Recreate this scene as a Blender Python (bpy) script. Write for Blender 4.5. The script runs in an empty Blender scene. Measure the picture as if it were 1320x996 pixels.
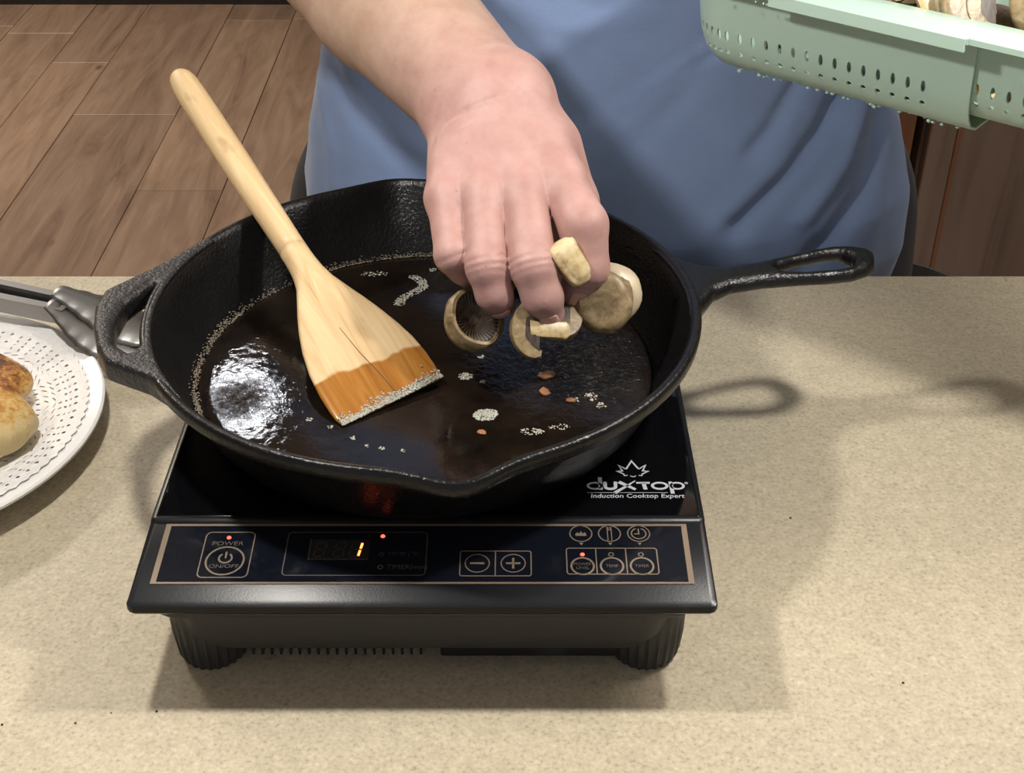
import bpy, bmesh, math, random
import numpy as np
from mathutils import Vector, Matrix, noise

# ------------------------------------------------------------------ camera, world, lights, exposure
S = bpy.context.scene
COL = S.collection
S.view_settings.view_transform = 'Standard'
S.view_settings.look = 'None'
S.view_settings.gamma = 1.0
S.view_settings.exposure = 0.0
S.view_settings.use_curve_mapping = False

cam_data = bpy.data.cameras.new('camera')
cam_data.sensor_fit = 'HORIZONTAL'
cam_data.sensor_width = 36.0
cam_data.lens = 1700.0 / 1320.0 * 36.0
cam_data.clip_start = 0.02
cam = bpy.data.objects.new('camera', cam_data)
COL.objects.link(cam)
cam.location = (0, 0, 0.507)
cam.rotation_euler = (math.radians(90 - 34.5), 0, 0)
S.camera = cam

world = bpy.data.worlds.new('world')
S.world = world
world.use_nodes = True
bg = world.node_tree.nodes['Background']
bg.inputs[0].default_value = (0.97, 0.97, 1.0, 1)
bg.inputs[1].default_value = 0.42


def point_light(name, loc, watt, radius, color):
    d = bpy.data.lights.new(name, 'POINT')
    d.energy = watt
    d.shadow_soft_size = radius
    d.color = color
    o = bpy.data.objects.new(name, d)
    COL.objects.link(o)
    o.location = loc
    return o


def area_light(name, loc, rot, sx, sy, watt, color):
    d = bpy.data.lights.new(name, 'AREA')
    d.shape = 'RECTANGLE'
    d.size, d.size_y = sx, sy
    d.energy = watt
    d.color = color
    o = bpy.data.objects.new(name, d)
    COL.objects.link(o)
    o.location = loc
    o.rotation_euler = rot
    return o


# two small work lights hanging over the counter, one ceiling light, and two added overhead fills
point_light('counter_lamp', (-0.22, 0.570, 0.53), 7.7, 0.020, (1.0, 0.955, 0.885))
point_light('counter_lamp', (0.29, 0.570, 0.53), 7.7, 0.020, (1.0, 0.955, 0.885))
area_light('ceiling_and_fill_light', (-0.66, 2.63, 1.50), (0, 0, 0), 0.10, 0.10, 3.5, (0.92, 0.95, 1.0))
area_light('ceiling_and_fill_light', (-1.9, 2.9, 1.50), (0, 0, 0), 0.5, 0.5, 64, (1.0, 0.89, 0.76))  # added fill for the floor, set where the oil does not mirror it
area_light('ceiling_and_fill_light', (1.25, 1.0, 1.50), (0, 0, 0), 0.8, 0.5, 15, (1.0, 0.92, 0.82))  # added fill that brightens the brown cabinet front

# ------------------------------------------------------------------ helpers: materials


def mat(name, base=(.5, .5, .5), rough=.5, metal=0.0, **kw):
    m = bpy.data.materials.new(name)
    m.use_nodes = True
    b = m.node_tree.nodes['Principled BSDF']
    b.inputs['Base Color'].default_value = (*base, 1)
    b.inputs['Roughness'].default_value = rough
    b.inputs['Metallic'].default_value = metal
    for k, v in kw.items():
        b.inputs[k.replace('_', ' ')].default_value = v
    return m


def bsdf(m):
    return m.node_tree.nodes['Principled BSDF']


def nd(m, t, **kw):
    n = m.node_tree.nodes.new(t)
    for k, v in kw.items():
        setattr(n, k, v)
    return n


def ln(m, a, b):
    m.node_tree.links.new(a, b)


def coords(m, scale=(1, 1, 1), kind='Object', rot=(0, 0, 0)):
    tc = nd(m, 'ShaderNodeTexCoord')
    mp = nd(m, 'ShaderNodeMapping')
    mp.inputs['Scale'].default_value = scale
    mp.inputs['Rotation'].default_value = rot
    ln(m, tc.outputs[kind], mp.inputs[0])
    return mp.outputs[0]


def noise_tex(m, vec, scale, detail=3, rough=.5, dist=0.0):
    n = nd(m, 'ShaderNodeTexNoise')
    n.inputs['Scale'].default_value = scale
    n.inputs['Detail'].default_value = detail
    n.inputs['Roughness'].default_value = rough
    n.inputs['Distortion'].default_value = dist
    ln(m, vec, n.inputs['Vector'])
    return n.outputs['Fac']


def ramp(m, fac, stops):
    r = nd(m, 'ShaderNodeValToRGB')
    el = r.color_ramp.elements
    while len(el) < len(stops):
        el.new(0.5)
    for e, (p, c) in zip(el, stops):
        e.position = p
        e.color = (*c, 1) if len(c) == 3 else c
    ln(m, fac, r.inputs[0])
    return r.outputs[0]


def mix(m, fac, a, b, mode='MIX'):
    n = nd(m, 'ShaderNodeMix', data_type='RGBA', blend_type=mode)
    for sock, v in ((n.inputs[0], fac), (n.inputs[6], a), (n.inputs[7], b)):
        if isinstance(v, (int, float)):
            sock.default_value = v
        elif isinstance(v, tuple):
            sock.default_value = (*v, 1)
        else:
            ln(m, v, sock)
    return n.outputs[2]


def bump(m, height, strength=.3, dist=.001):
    n = nd(m, 'ShaderNodeBump')
    n.inputs['Strength'].default_value = strength
    n.inputs['Distance'].default_value = dist
    ln(m, height, n.inputs['Height'])
    ln(m, n.outputs[0], bsdf(m).inputs['Normal'])


def color(m, sock):
    ln(m, sock, bsdf(m).inputs['Base Color'])


def G(v):
    return (v, v, v)


# ------------------------------------------------------------------ helpers: objects


def link(o, parent=None, kind=None):
    COL.objects.link(o)
    if parent is not None:
        o.parent = parent
    if kind:
        o['kind'] = kind
    return o


def empty(name, loc=(0, 0, 0), rotz=0.0):
    o = bpy.data.objects.new(name, None)
    o.empty_display_size = .02
    o.location = loc
    o.rotation_euler = (0, 0, rotz)
    return link(o)


def tag(o, label=None, cat=None, group=None, kind=None):
    for k, v in (('label', label), ('category', cat), ('group', group), ('kind', kind)):
        if v:
            o[k] = v
    return o


def obj(name, bm, m, parent=None, smooth=False, kind=None, angle=None):
    me = bpy.data.meshes.new(name)
    bmesh.ops.recalc_face_normals(bm, faces=bm.faces[:])
    bm.to_mesh(me)
    bm.free()
    return obj_mesh(name, me, m, parent, smooth, kind, angle)


def obj_mesh(name, me, m, parent=None, smooth=False, kind=None, angle=None):
    if m is not None and not me.materials:
        me.materials.append(m)
    if smooth or angle:
        me.polygons.foreach_set('use_smooth', [True] * len(me.polygons))
    if angle:
        me.set_sharp_from_angle(angle=math.radians(angle))
    o = bpy.data.objects.new(name, me)
    return link(o, parent, kind)


def box(bm, lo, hi, bev=0.0, seg=2):
    lo, hi = Vector(lo), Vector(hi)
    r = bmesh.ops.create_cube(bm, size=1.0)
    vs = r['verts']
    for v in vs:
        v.co = Vector((lo[i] + (v.co[i] + .5) * (hi[i] - lo[i]) for i in range(3)))
    if bev:
        es = list({e for v in vs for e in v.link_edges})
        bmesh.ops.bevel(bm, geom=es, offset=bev, segments=seg, profile=.5, affect='EDGES')
    return vs


def boxm(lo, hi, bev=0.0, seg=2):
    bm = bmesh.new()
    box(bm, lo, hi, bev, seg)
    return bm


def rings(bm, loops, close=True, cap0=False, cap1=False):
    """skin a list of equal-length closed loops of points"""
    vs = [[bm.verts.new(p) for p in lp] for lp in loops]
    n = len(vs[0])
    for a, b in zip(vs[:-1], vs[1:]):
        for i in range(n if close else n - 1):
            j = (i + 1) % n
            bm.faces.new((a[i], a[j], b[j], b[i]))
    if cap0:
        bm.faces.new(vs[0][::-1])
    if cap1:
        bm.faces.new(vs[-1])
    return vs


def lathe(bm, prof, n=64, c=(0, 0, 0), close=False):
    loops = [[(c[0] + r * math.cos(2 * math.pi * i / n), c[1] + r * math.sin(2 * math.pi * i / n), c[2] + z)
              for i in range(n)] for r, z in prof]
    return rings(bm, loops, True, prof[0][0] > 1e-6 and not close, prof[-1][0] > 1e-6 and not close)


def thicken(bm, t):
    """give an open sheet a thickness t behind its normals"""
    bmesh.ops.recalc_face_normals(bm, faces=bm.faces[:])
    bm.normal_update()
    bm.verts.index_update()
    front = list(bm.faces)
    old = list(bm.verts)
    new = [bm.verts.new(v.co - v.normal * t) for v in old]
    edge = [(e.verts[0].index, e.verts[1].index) for e in bm.edges if e.is_boundary]
    for f in front:
        bm.faces.new([new[v.index] for v in reversed(f.verts)])
    for a, b in edge:
        bm.faces.new((old[a], old[b], new[b], new[a]))


def tube(bm, pts, rad, n=10, cap=True):
    """round tube along points; rad a number or list"""
    pts = [Vector(p) for p in pts]
    rads = rad if isinstance(rad, (list, tuple)) else [rad] * len(pts)
    loops = []
    up = Vector((0, 0, 1))
    for i, p in enumerate(pts):
        t = (pts[min(i + 1, len(pts) - 1)] - pts[max(i - 1, 0)]).normalized()
        a = t.cross(up)
        if a.length < 1e-3:
            a = t.cross(Vector((1, 0, 0)))
        a.normalize()
        b = a.cross(t)
        loops.append([p + (a * math.cos(2 * math.pi * k / n) + b * math.sin(2 * math.pi * k / n)) * rads[i]
                      for k in range(n)])
    rings(bm, loops, True, cap, cap)


def prism(bm, outline, z0, z1, M=None):
    """extrude a 2-D outline"""
    a = [bm.verts.new((x, y, z0)) for x, y in outline]
    b = [bm.verts.new((x, y, z1)) for x, y in outline]
    n = len(a)
    bm.faces.new(a[::-1])
    bm.faces.new(b)
    for i in range(n):
        j = (i + 1) % n
        bm.faces.new((a[i], a[j], b[j], b[i]))
    if M is not None:
        for v in a + b:
            v.co = M @ v.co
    return a + b


# ------------------------------------------------------------------ helpers: signed distance shapes -> one smooth mesh


def smin(a, b, k):
    h = np.clip(.5 + .5 * (b - a) / k, 0, 1)
    return b * (1 - h) + a * h - k * h * (1 - h)


def smax(a, b, k):
    return -smin(-a, -b, k)


def cone(p, a, b, ra, rb):
    a = np.asarray(a, np.float32)
    b = np.asarray(b, np.float32)
    ab = b - a
    t = np.clip(((p - a) @ ab) / max(float(ab @ ab), 1e-12), 0, 1)
    d = p - a - t[:, None] * ab
    return np.sqrt((d * d).sum(1)) - (ra + t * (rb - ra))


def ellipsoid(p, c, r):
    q = (p - np.asarray(c, np.float32)) / np.asarray(r, np.float32)
    k = np.sqrt((q * q).sum(1))
    return (k - 1) * min(r)


def surface_nets(f, lo, hi, h, slack=1.6):
    lo = np.array(lo, float)
    n = (np.ceil((np.array(hi) - lo) / h / 4).astype(int) + 1) * 4
    nb = n // 4
    g = np.stack(np.meshgrid(*[np.arange(k) for k in nb], indexing='ij'), -1).reshape(-1, 3)
    cc = f(((g * 4 + 1.5) * h + lo).astype(np.float32)).reshape(nb)
    m = np.abs(cc) < 4 * h * slack
    V = cc.repeat(4, 0).repeat(4, 1).repeat(4, 2).astype(np.float32)
    M = m.repeat(4, 0).repeat(4, 1).repeat(4, 2)
    idx = np.argwhere(M)
    out = np.empty(len(idx), np.float32)
    for s in range(0, len(idx), 400000):
        out[s:s + 400000] = f((idx[s:s + 400000] * h + lo).astype(np.float32))
    V[M] = out
    ins = (V < 0).astype(np.int8)
    sm = sum(ins[i:n[0] - 1 + i, j:n[1] - 1 + j, k:n[2] - 1 + k] for i in (0, 1) for j in (0, 1) for k in (0, 1))
    act = np.argwhere((sm > 0) & (sm < 8))
    ids = -np.ones(n - 1, np.int64)
    ids[tuple(act.T)] = np.arange(len(act))
    acc = np.zeros((len(act), 3))
    cnt = np.zeros(len(act))
    crn = [(i, j, k) for i in (0, 1) for j in (0, 1) for k in (0, 1)]
    for a in crn:
        for ax in range(3):
            if a[ax]:
                continue
            b = list(a)
            b[ax] = 1
            va = V[tuple((act + a).T)]
            vb = V[tuple((act + b).T)]
            x = (va < 0) != (vb < 0)
            t = np.where(x, va / np.where(x, va - vb, 1), 0)
            pt = np.tile(np.array(a, float), (len(act), 1))
            pt[:, ax] += t
            acc += np.where(x[:, None], pt, 0)
            cnt += x
    verts = (act + acc / cnt[:, None]) * h + lo
    quads = []
    for ax in range(3):
        u, v = (ax + 1) % 3, (ax + 2) % 3
        sl = [slice(None)] * 3
        sl2 = [slice(None)] * 3
        sl[ax] = slice(0, n[ax] - 1)
        sl2[ax] = slice(1, n[ax])
        A, B = ins[tuple(sl)], ins[tuple(sl2)]
        e = np.argwhere(A != B)
        e = e[(e[:, u] > 0) & (e[:, v] > 0) & (e[:, u] < n[u] - 1) & (e[:, v] < n[v] - 1)]
        flip = A[tuple(e.T)] == 1
        q = []
        for du, dv in ((-1, -1), (0, -1), (0, 0), (-1, 0)):
            c = e.copy()
            c[:, u] += du
            c[:, v] += dv
            q.append(ids[tuple(c.T)])
        q = np.stack(q, 1)
        q[~flip] = q[~flip][:, ::-1]
        quads.append(q)
    quads = np.concatenate(quads)
    quads = quads[(quads >= 0).all(1)]
    return verts, quads


def mesh_np(name, parts):
    vs, qs, o = [], [], 0
    for v, q in parts:
        vs.append(v)
        qs.append(q + o)
        o += len(v)
    v = np.concatenate(vs).astype(np.float32)
    q = np.concatenate(qs).astype(np.int32)
    me = bpy.data.meshes.new(name)
    me.vertices.add(len(v))
    me.vertices.foreach_set('co', v.ravel())
    me.loops.add(len(q) * 4)
    me.loops.foreach_set('vertex_index', q.ravel())
    me.polygons.add(len(q))
    me.polygons.foreach_set('loop_start', np.arange(0, len(q) * 4, 4, dtype=np.int32))
    me.update(calc_edges=True)
    me.validate()
    return me


def vnoise(p, s, seed=0):
    """cheap smooth value noise for SDF displacement"""
    q = np.asarray(p, float) * s + seed * 17.31
    r = np.zeros(len(q))
    rng = np.random.RandomState(seed)
    for _ in range(6):
        k = rng.normal(size=3)
        r += np.sin(q @ k + rng.uniform(0, 6.28))
    return r / 6


# ------------------------------------------------------------------ materials
# laminate counter
M_COUNTER = mat('speckled_laminate', rough=.42)
v = coords(M_COUNTER)
c1 = ramp(M_COUNTER, noise_tex(M_COUNTER, v, 420, 2, .6), [(.27, (.40, .34, .235)), (.42, (.54, .47, .34)), (.60, (.60, .525, .385)), (.75, (.67, .60, .46))])
c2 = ramp(M_COUNTER, noise_tex(M_COUNTER, v, 140, 3, .6), [(.35, G(.90)), (.65, G(1.03))])
color(M_COUNTER, mix(M_COUNTER, 1.0, c1, c2, 'MULTIPLY'))
bump(M_COUNTER, noise_tex(M_COUNTER, v, 500, 2), .08, .0005)

M_EDGE = mat('laminate_edge', (.40, .31, .2), .5)
M_BASE = mat('island_panel_paint', (.16, .11, .075), .5)

# wood floor: each plank gets its own tone by object info
M_PLANK = mat('brown_floor_plank', rough=.42)
geo = nd(M_PLANK, 'ShaderNodeNewGeometry')


def wcoord(m, sc):
    mp = nd(m, 'ShaderNodeMapping')
    mp.inputs['Scale'].default_value = sc
    ln(m, geo.outputs['Position'], mp.inputs[0])
    return mp.outputs[0]


v = wcoord(M_PLANK, (6, .9, 1))
oi = nd(M_PLANK, 'ShaderNodeObjectInfo')
g1 = noise_tex(M_PLANK, v, 2.2, 6, .62, 1.4)
v2 = wcoord(M_PLANK, (24, .8, 1))
g2 = noise_tex(M_PLANK, v2, 3.0, 5, .6, .4)
cw = ramp(M_PLANK, g1, [(.25, (.14, .086, .058)), (.42, (.225, .148, .102)), (.58, (.28, .19, .133)), (.8, (.33, .232, .165))])
cw = mix(M_PLANK, .55, cw, ramp(M_PLANK, g2, [(.3, G(.72)), (.7, G(1.1))]), 'MULTIPLY')
cw = mix(M_PLANK, .8, cw, ramp(M_PLANK, oi.outputs['Random'], [(0, (.80, .78, .78)), (1, (1.12, 1.10, 1.06))]), 'MULTIPLY')
vk = wcoord(M_PLANK, (4.4, 2.2, 1))
vo = nd(M_PLANK, 'ShaderNodeTexVoronoi')
vo.inputs['Scale'].default_value = 1.3
ln(M_PLANK, vk, vo.inputs['Vector'])
kn = ramp(M_PLANK, vo.outputs['Distance'], [(.02, G(.40)), (.075, G(1))])
color(M_PLANK, mix(M_PLANK, 1.0, cw, kn, 'MULTIPLY'))
bump(M_PLANK, g2, .12, .002)
M_GAP = mat('dark_subfloor', (.07, .045, .03), .8)

M_WALL = mat('painted_wall', (.30, .26, .22), .8)
M_CEIL = mat('white_ceiling', (.75, .72, .68), .9)
M_DARKBASE = mat('near_black_trim', (.012, .010, .010), .5)

M_CAB = mat('brown_cabinet_wood', rough=.45)
v = coords(M_CAB, (14, 14, 1.2))
color(M_CAB, ramp(M_CAB, noise_tex(M_CAB, v, 2.0, 5, .6, .8), [(.3, (.21, .145, .112)), (.5, (.27, .19, .148)), (.75, (.32, .23, .18))]))
M_CABEDGE = mat('reddish_cabinet_edge', (.30, .14, .075), .45)
M_STILE = mat('orange_brown_cabinet_side', rough=.45)
v = coords(M_STILE, (14, 14, 1.2))
color(M_STILE, ramp(M_STILE, noise_tex(M_STILE, v, 2.0, 5, .6, .8), [(.3, (.20, .085, .04)), (.7, (.30, .14, .07))]))

# cast iron
M_IRON = mat('seasoned_cast_iron', (.0048, .0047, .0052), .36, Specular_IOR_Level=.34)
v = coords(M_IRON)
n1 = noise_tex(M_IRON, v, 480, 2, .6)
n2 = noise_tex(M_IRON, v, 40, 3, .6)
ln(M_IRON, ramp(M_IRON, n2, [(.3, G(.25)), (.7, G(.40))]), bsdf(M_IRON).inputs['Roughness'])
bump(M_IRON, n1, .5, .0009)

M_IRON2 = mat('pebbly_cast_iron', (.008, .008, .0092), .36, Specular_IOR_Level=.6)
v = coords(M_IRON2)
bump(M_IRON2, noise_tex(M_IRON2, v, 420, 3, .6), .8, .0013)
M_PLASTIC = mat('black_plastic', (.008, .009, .012), .30, Specular_IOR_Level=.28)
v = coords(M_PLASTIC)
bump(M_PLASTIC, noise_tex(M_PLASTIC, v, 900, 2), .1, .0003)
dust = ramp(M_PLASTIC, noise_tex(M_PLASTIC, v, 26, 5, .65), [(.55, (.006, .007, .010)), (.8, (.030, .034, .044))])
color(M_PLASTIC, dust)
M_BODY = mat('dark_grey_plastic', (.034, .033, .032), .5, Specular_IOR_Level=.35)
M_GLASS = mat('black_ceramic_glass', (.003, .003, .004), .06, Specular_IOR_Level=.45)
M_PANEL = mat('glossy_control_panel', (.006, .008, .014), .14, Specular_IOR_Level=.45)
v = coords(M_PANEL)
smear = noise_tex(M_PANEL, v, 30, 5, .7, .6)
ln(M_PANEL, ramp(M_PANEL, smear, [(.45, G(.10)), (.7, G(.36))]), bsdf(M_PANEL).inputs['Roughness'])
M_GOLD = mat('bronze_print', (.20, .148, .102), .5)
M_GOLD2 = mat('faded_bronze_print', (.10, .078, .060), .55)
M_PRINT = mat('silver_white_print', (.52, .54, .60), .5)
M_DIMPRINT = mat('dim_bronze_print', (.09, .07, .055), .55)
M_SMOKE = mat('smoked_display_window', (.028, .026, .026), .2)
M_SEG = mat('unlit_segment', (.055, .05, .047), .4)


def emit(name, col, strength):
    m = mat(name, (0.02, 0.0, 0.0), .4)
    bsdf(m).inputs['Emission Color'].default_value = (*col, 1)
    bsdf(m).inputs['Emission Strength'].default_value = strength
    return m


M_LED = emit('red_led', (1.0, .10, .06), 3.2)
M_LEDSEG = emit('lit_red_segment', (1.0, .13, .03), 9.0)

# oil
M_OIL = mat('dark_hot_oil', (.012, .0075, .005), .035, Specular_IOR_Level=.38)
v = coords(M_OIL)
color(M_OIL, ramp(M_OIL, noise_tex(M_OIL, v, 22, 4, .6), [(.35, (.004, .003, .0025)), (.7, (.014, .009, .006))]))
at_ = nd(M_OIL, 'ShaderNodeAttribute', attribute_name='ripple')
rp = nd(M_OIL, 'ShaderNodeMath', operation='MULTIPLY')
ln(M_OIL, noise_tex(M_OIL, v, 190, 4, .65, .8), rp.inputs[0])
ln(M_OIL, at_.outputs['Fac'], rp.inputs[1])
bump(M_OIL, rp.outputs[0], .8, .004)
M_FOAM = mat('oil_foam', (.46, .42, .36), .15, Subsurface_Weight=.3, Subsurface_Scale=.002)
M_RESIDUE = mat('tan_oil_residue', (.20, .165, .12), .4)
M_CRUMB = mat('browned_crumb', (.30, .13, .055), .5)

# bamboo / wood spatula
M_SPAT = mat('pale_wood', rough=.5)
v = coords(M_SPAT, (60, 4, 60))
gr = noise_tex(M_SPAT, v, 2.2, 5, .65, .9)
cs = ramp(M_SPAT, gr, [(.25, (.44, .27, .12)), (.45, (.60, .42, .22)), (.6, (.66, .49, .275)), (.8, (.74, .58, .35))])
sv = coords(M_SPAT, (30, 14, 30))
stain = ramp(M_SPAT, noise_tex(M_SPAT, sv, 1.6, 3, .6), [(.62, G(1)), (.76, (.62, .55, .5))])
cs = mix(M_SPAT, .75, cs, stain, 'MULTIPLY')
tc = nd(M_SPAT, 'ShaderNodeTexCoord')
sep = nd(M_SPAT, 'ShaderNodeSeparateXYZ')
ln(M_SPAT, tc.outputs['Object'], sep.inputs[0])
wv = nd(M_SPAT, 'ShaderNodeTexNoise')
wv.inputs['Scale'].default_value = 55
ln(M_SPAT, tc.outputs['Object'], wv.inputs['Vector'])
a1 = nd(M_SPAT, 'ShaderNodeMath', operation='MULTIPLY_ADD')
ln(M_SPAT, wv.outputs['Fac'], a1.inputs[0])
a1.inputs[1].default_value = .012
ln(M_SPAT, sep.outputs['Y'], a1.inputs[2])
a2 = nd(M_SPAT, 'ShaderNodeMath', operation='MULTIPLY_ADD')
ln(M_SPAT, sep.outputs['X'], a2.inputs[0])
a2.inputs[1].default_value = -.02
ln(M_SPAT, a1.outputs[0], a2.inputs[2])
wet = nd(M_SPAT, 'ShaderNodeMapRange')
wet.inputs['From Min'].default_value = .0285
wet.inputs['From Max'].default_value = .0265
ln(M_SPAT, a2.outputs[0], wet.inputs[0])
wetc = ramp(M_SPAT, gr, [(.3, (.22, .075, .014)), (.55, (.37, .155, .028)), (.8, (.46, .235, .06))])
color(M_SPAT, mix(M_SPAT, wet.outputs[0], cs, wetc))
wr = nd(M_SPAT, 'ShaderNodeMapRange')
wr.inputs['To Min'].default_value = .5
wr.inputs['To Max'].default_value = .18
ln(M_SPAT, wet.outputs[0], wr.inputs[0])
ln(M_SPAT, wr.outputs[0], bsdf(M_SPAT).inputs['Roughness'])
bump(M_SPAT, gr, .15, .0006)
M_CRACK = mat('dark_wood_crack', (.10, .05, .02), .8)

# skin
M_SKIN = mat('fair_skin', rough=.55, Subsurface_Weight=.12, Subsurface_Scale=.006)
v = coords(M_SKIN)
pk = nd(M_SKIN, 'ShaderNodeAttribute', attribute_name='pink')
sk = mix(M_SKIN, pk.outputs['Fac'], (.425, .30, .226), (.435, .264, .240))
sk = mix(M_SKIN, 1.0, sk, ramp(M_SKIN, noise_tex(M_SKIN, v, 55, 4, .6), [(.3, (.88, .79, .77)), (.7, (1.08, 1.07, 1.06))]), 'MULTIPLY')
fr = nd(M_SKIN, 'ShaderNodeTexVoronoi')
fr.inputs['Scale'].default_value = 62
ln(M_SKIN, v, fr.inputs['Vector'])
sk = mix(M_SKIN, 1.0, sk, ramp(M_SKIN, fr.outputs['Distance'], [(.02, (.85, .74, .68)), (.07, G(1))]), 'MULTIPLY')
color(M_SKIN, sk)
bump(M_SKIN, noise_tex(M_SKIN, v, 420, 3, .6), .18, .0007)
M_NAIL = mat('finger_nail', (.55, .32, .27), .4)

M_SHIRT = mat('blue_cotton', rough=.85, Sheen_Weight=.25)
v = coords(M_SHIRT)
color(M_SHIRT, ramp(M_SHIRT, noise_tex(M_SHIRT, v, 9, 4, .6), [(.3, (.165, .235, .41)), (.7, (.20, .28, .475))]))
bump(M_SHIRT, noise_tex(M_SHIRT, coords(M_SHIRT, (1, 1, 3)), 350, 3), .25, .0008)
M_TROUSER = mat('black_cloth', (.010, .011, .015), .8, Sheen_Weight=.1)
M_SHOE = mat('black_leather', (.015, .014, .014), .4)

# plate, doily, chicken, tongs
M_PLATE = mat('white_glazed_ceramic', (.90, .90, .89), .18)
M_DOILY = mat('white_embossed_paper', (.90, .89, .87), .75)
v = coords(M_DOILY)
bump(M_DOILY, noise_tex(M_DOILY, v, 260, 3), .35, .001)
M_CHICK = mat('seared_chicken', rough=.32, Subsurface_Weight=.12, Subsurface_Scale=.006)
v = coords(M_CHICK)
tone = nd(M_CHICK, 'ShaderNodeAttribute', attribute_name='sear')
nz = noise_tex(M_CHICK, v, 210, 6, .75, .2)
ad = nd(M_CHICK, 'ShaderNodeMath', operation='MULTIPLY_ADD')
ln(M_CHICK, nz, ad.inputs[0])
ad.inputs[1].default_value = 1.7
ln(M_CHICK, tone.outputs['Fac'], ad.inputs[2])
color(M_CHICK, ramp(M_CHICK, ad.outputs[0], [(.30, (.72, .55, .27)), (.55, (.66, .40, .10)), (.75, (.46, .19, .035)), (.95, (.20, .065, .016)), (1.0, (.075, .028, .012))]))
bump(M_CHICK, nz, .7, .0025)
M_STEEL = mat('brushed_stainless_steel', (.29, .285, .28), .42, 1.0)
v = coords(M_STEEL, (3, 60, 60))
bump(M_STEEL, noise_tex(M_STEEL, v, 12, 3), .1, .0005)

# colander
M_MINT = mat('pale_green_plastic', (.39, .53, .45), .34, Subsurface_Weight=.08, Subsurface_Scale=.004)
M_DROP = mat('water_drop', (.75, .8, .76), .03, Transmission_Weight=.9, IOR=1.33)

# mushrooms
M_CAP = mat('tan_mushroom_flesh', rough=.42, Subsurface_Weight=.1, Subsurface_Scale=.004)
v = coords(M_CAP)
color(M_CAP, ramp(M_CAP, noise_tex(M_CAP, v, 130, 4, .65, .5), [(.28, (.075, .050, .025)), (.45, (.20, .143, .070)), (.60, (.285, .21, .11)), (.78, (.44, .35, .215))]))
bump(M_CAP, noise_tex(M_CAP, v, 260, 3), .3, .001)
M_CREAM = mat('cream_cut_mushroom', rough=.4, Subsurface_Weight=.1, Subsurface_Scale=.004)
v = coords(M_CREAM)
color(M_CREAM, ramp(M_CREAM, noise_tex(M_CREAM, v, 110, 4, .65), [(.3, (.30, .18, .07)), (.5, (.55, .43, .23)), (.75, (.72, .62, .42))]))
M_GILL = mat('dark_mushroom_gills', rough=.5)
v = coords(M_GILL, (1, 6, 1))
color(M_GILL, ramp(M_GILL, noise_tex(M_GILL, v, 160, 3), [(.35, (.022, .014, .010)), (.7, (.075, .048, .03))]))

M_STOOL = mat('black_vinyl', (.010, .010, .011), .35)
M_BLACKMETAL = mat('black_metal', (.015, .015, .016), .4)

# ------------------------------------------------------------------ the room
FZ = -0.91
floor = obj('floor', boxm((-3.0, -1.6, FZ - .05), (2.6, 4.32, FZ - .006)), M_GAP, kind='structure')
random.seed(4)
plank_lib = {}


def plank(x0, x1, y0, y1):
    w, l = x1 - x0 - .0016, y1 - y0 - .0012
    key = (round(w, 4), round(l, 4))
    if key not in plank_lib:
        bm = boxm((-w / 2, -l / 2, -.008), (w / 2, l / 2, 0), .0012, 1)
        me = bpy.data.meshes.new('plank')
        bm.to_mesh(me)
        bm.free()
        me.materials.append(M_PLANK)
        plank_lib[key] = me
    o = bpy.data.objects.new('plank', plank_lib[key])
    o.location = ((x0 + x1) / 2, (y0 + y1) / 2, FZ + random.uniform(-.0006, .0006))
    link(o, floor)


xs = [-2.92, -2.65, -2.38, -2.11, -1.84, -1.57, -1.36, -1.19, -.91, -.70, -.50, -.27, -.05, .2, .47, .74, 1.0, 1.28]
for i, (a, b) in enumerate(zip(xs[:-1], xs[1:])):
    cuts = {8 - 1: [.9, 2.05, 3.36, 4.32], 6: [1.0, 2.55, 3.75, 4.32]}.get(i)
    if cuts is None:
        y = .9 + random.uniform(0, .9)
        cuts = [.9]
        while y < 4.2:
            if y - cuts[-1] > .25:
                cuts.append(y)
            y += 1.22
        cuts.append(4.32)
    for y0, y1 in zip(cuts[:-1], cuts[1:]):
        plank(a, b, y0, y1)

obj('wall_back', boxm((-3.0, 4.32, FZ), (2.6, 4.42, 1.58)), M_WALL, kind='structure')
obj('wall_left', boxm((-3.1, -1.6, FZ), (-3.0, 4.42, 1.58)), M_WALL, kind='structure')
obj('wall_right', boxm((2.6, -1.6, FZ), (2.7, 4.42, 1.58)), M_WALL, kind='structure')
obj('ceiling', boxm((-3.1, -1.6, 1.58), (2.7, 4.42, 1.68)), M_CEIL, kind='structure')
obj('baseboard_back', boxm((-3.0, 4.27, FZ - .004), (2.6, 4.318, FZ + .14), .004), M_DARKBASE, kind='structure')

# island counter
ctr = tag(empty('kitchen_counter', (0, .45, FZ)), 'beige speckled laminate countertop under the cooktop', 'countertop')
off = Matrix.Translation((0, -.45, -FZ))


def child_box(name, lo, hi, m, parent, bev=0.0, seg=2):
    """world-space box parented to an empty that is only translated"""
    l = parent.location
    bm = boxm([lo[i] - l[i] for i in range(3)], [hi[i] - l[i] for i in range(3)], bev, seg)
    return obj(name, bm, m, parent)


child_box('worktop', (-1.25, .02, -.038), (1.25, .889, 0), M_COUNTER, ctr, .0015, 2)
child_box('counter_base', (-1.20, .10, FZ), (1.20, .80, -.038), M_BASE, ctr, .002, 1)

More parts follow.
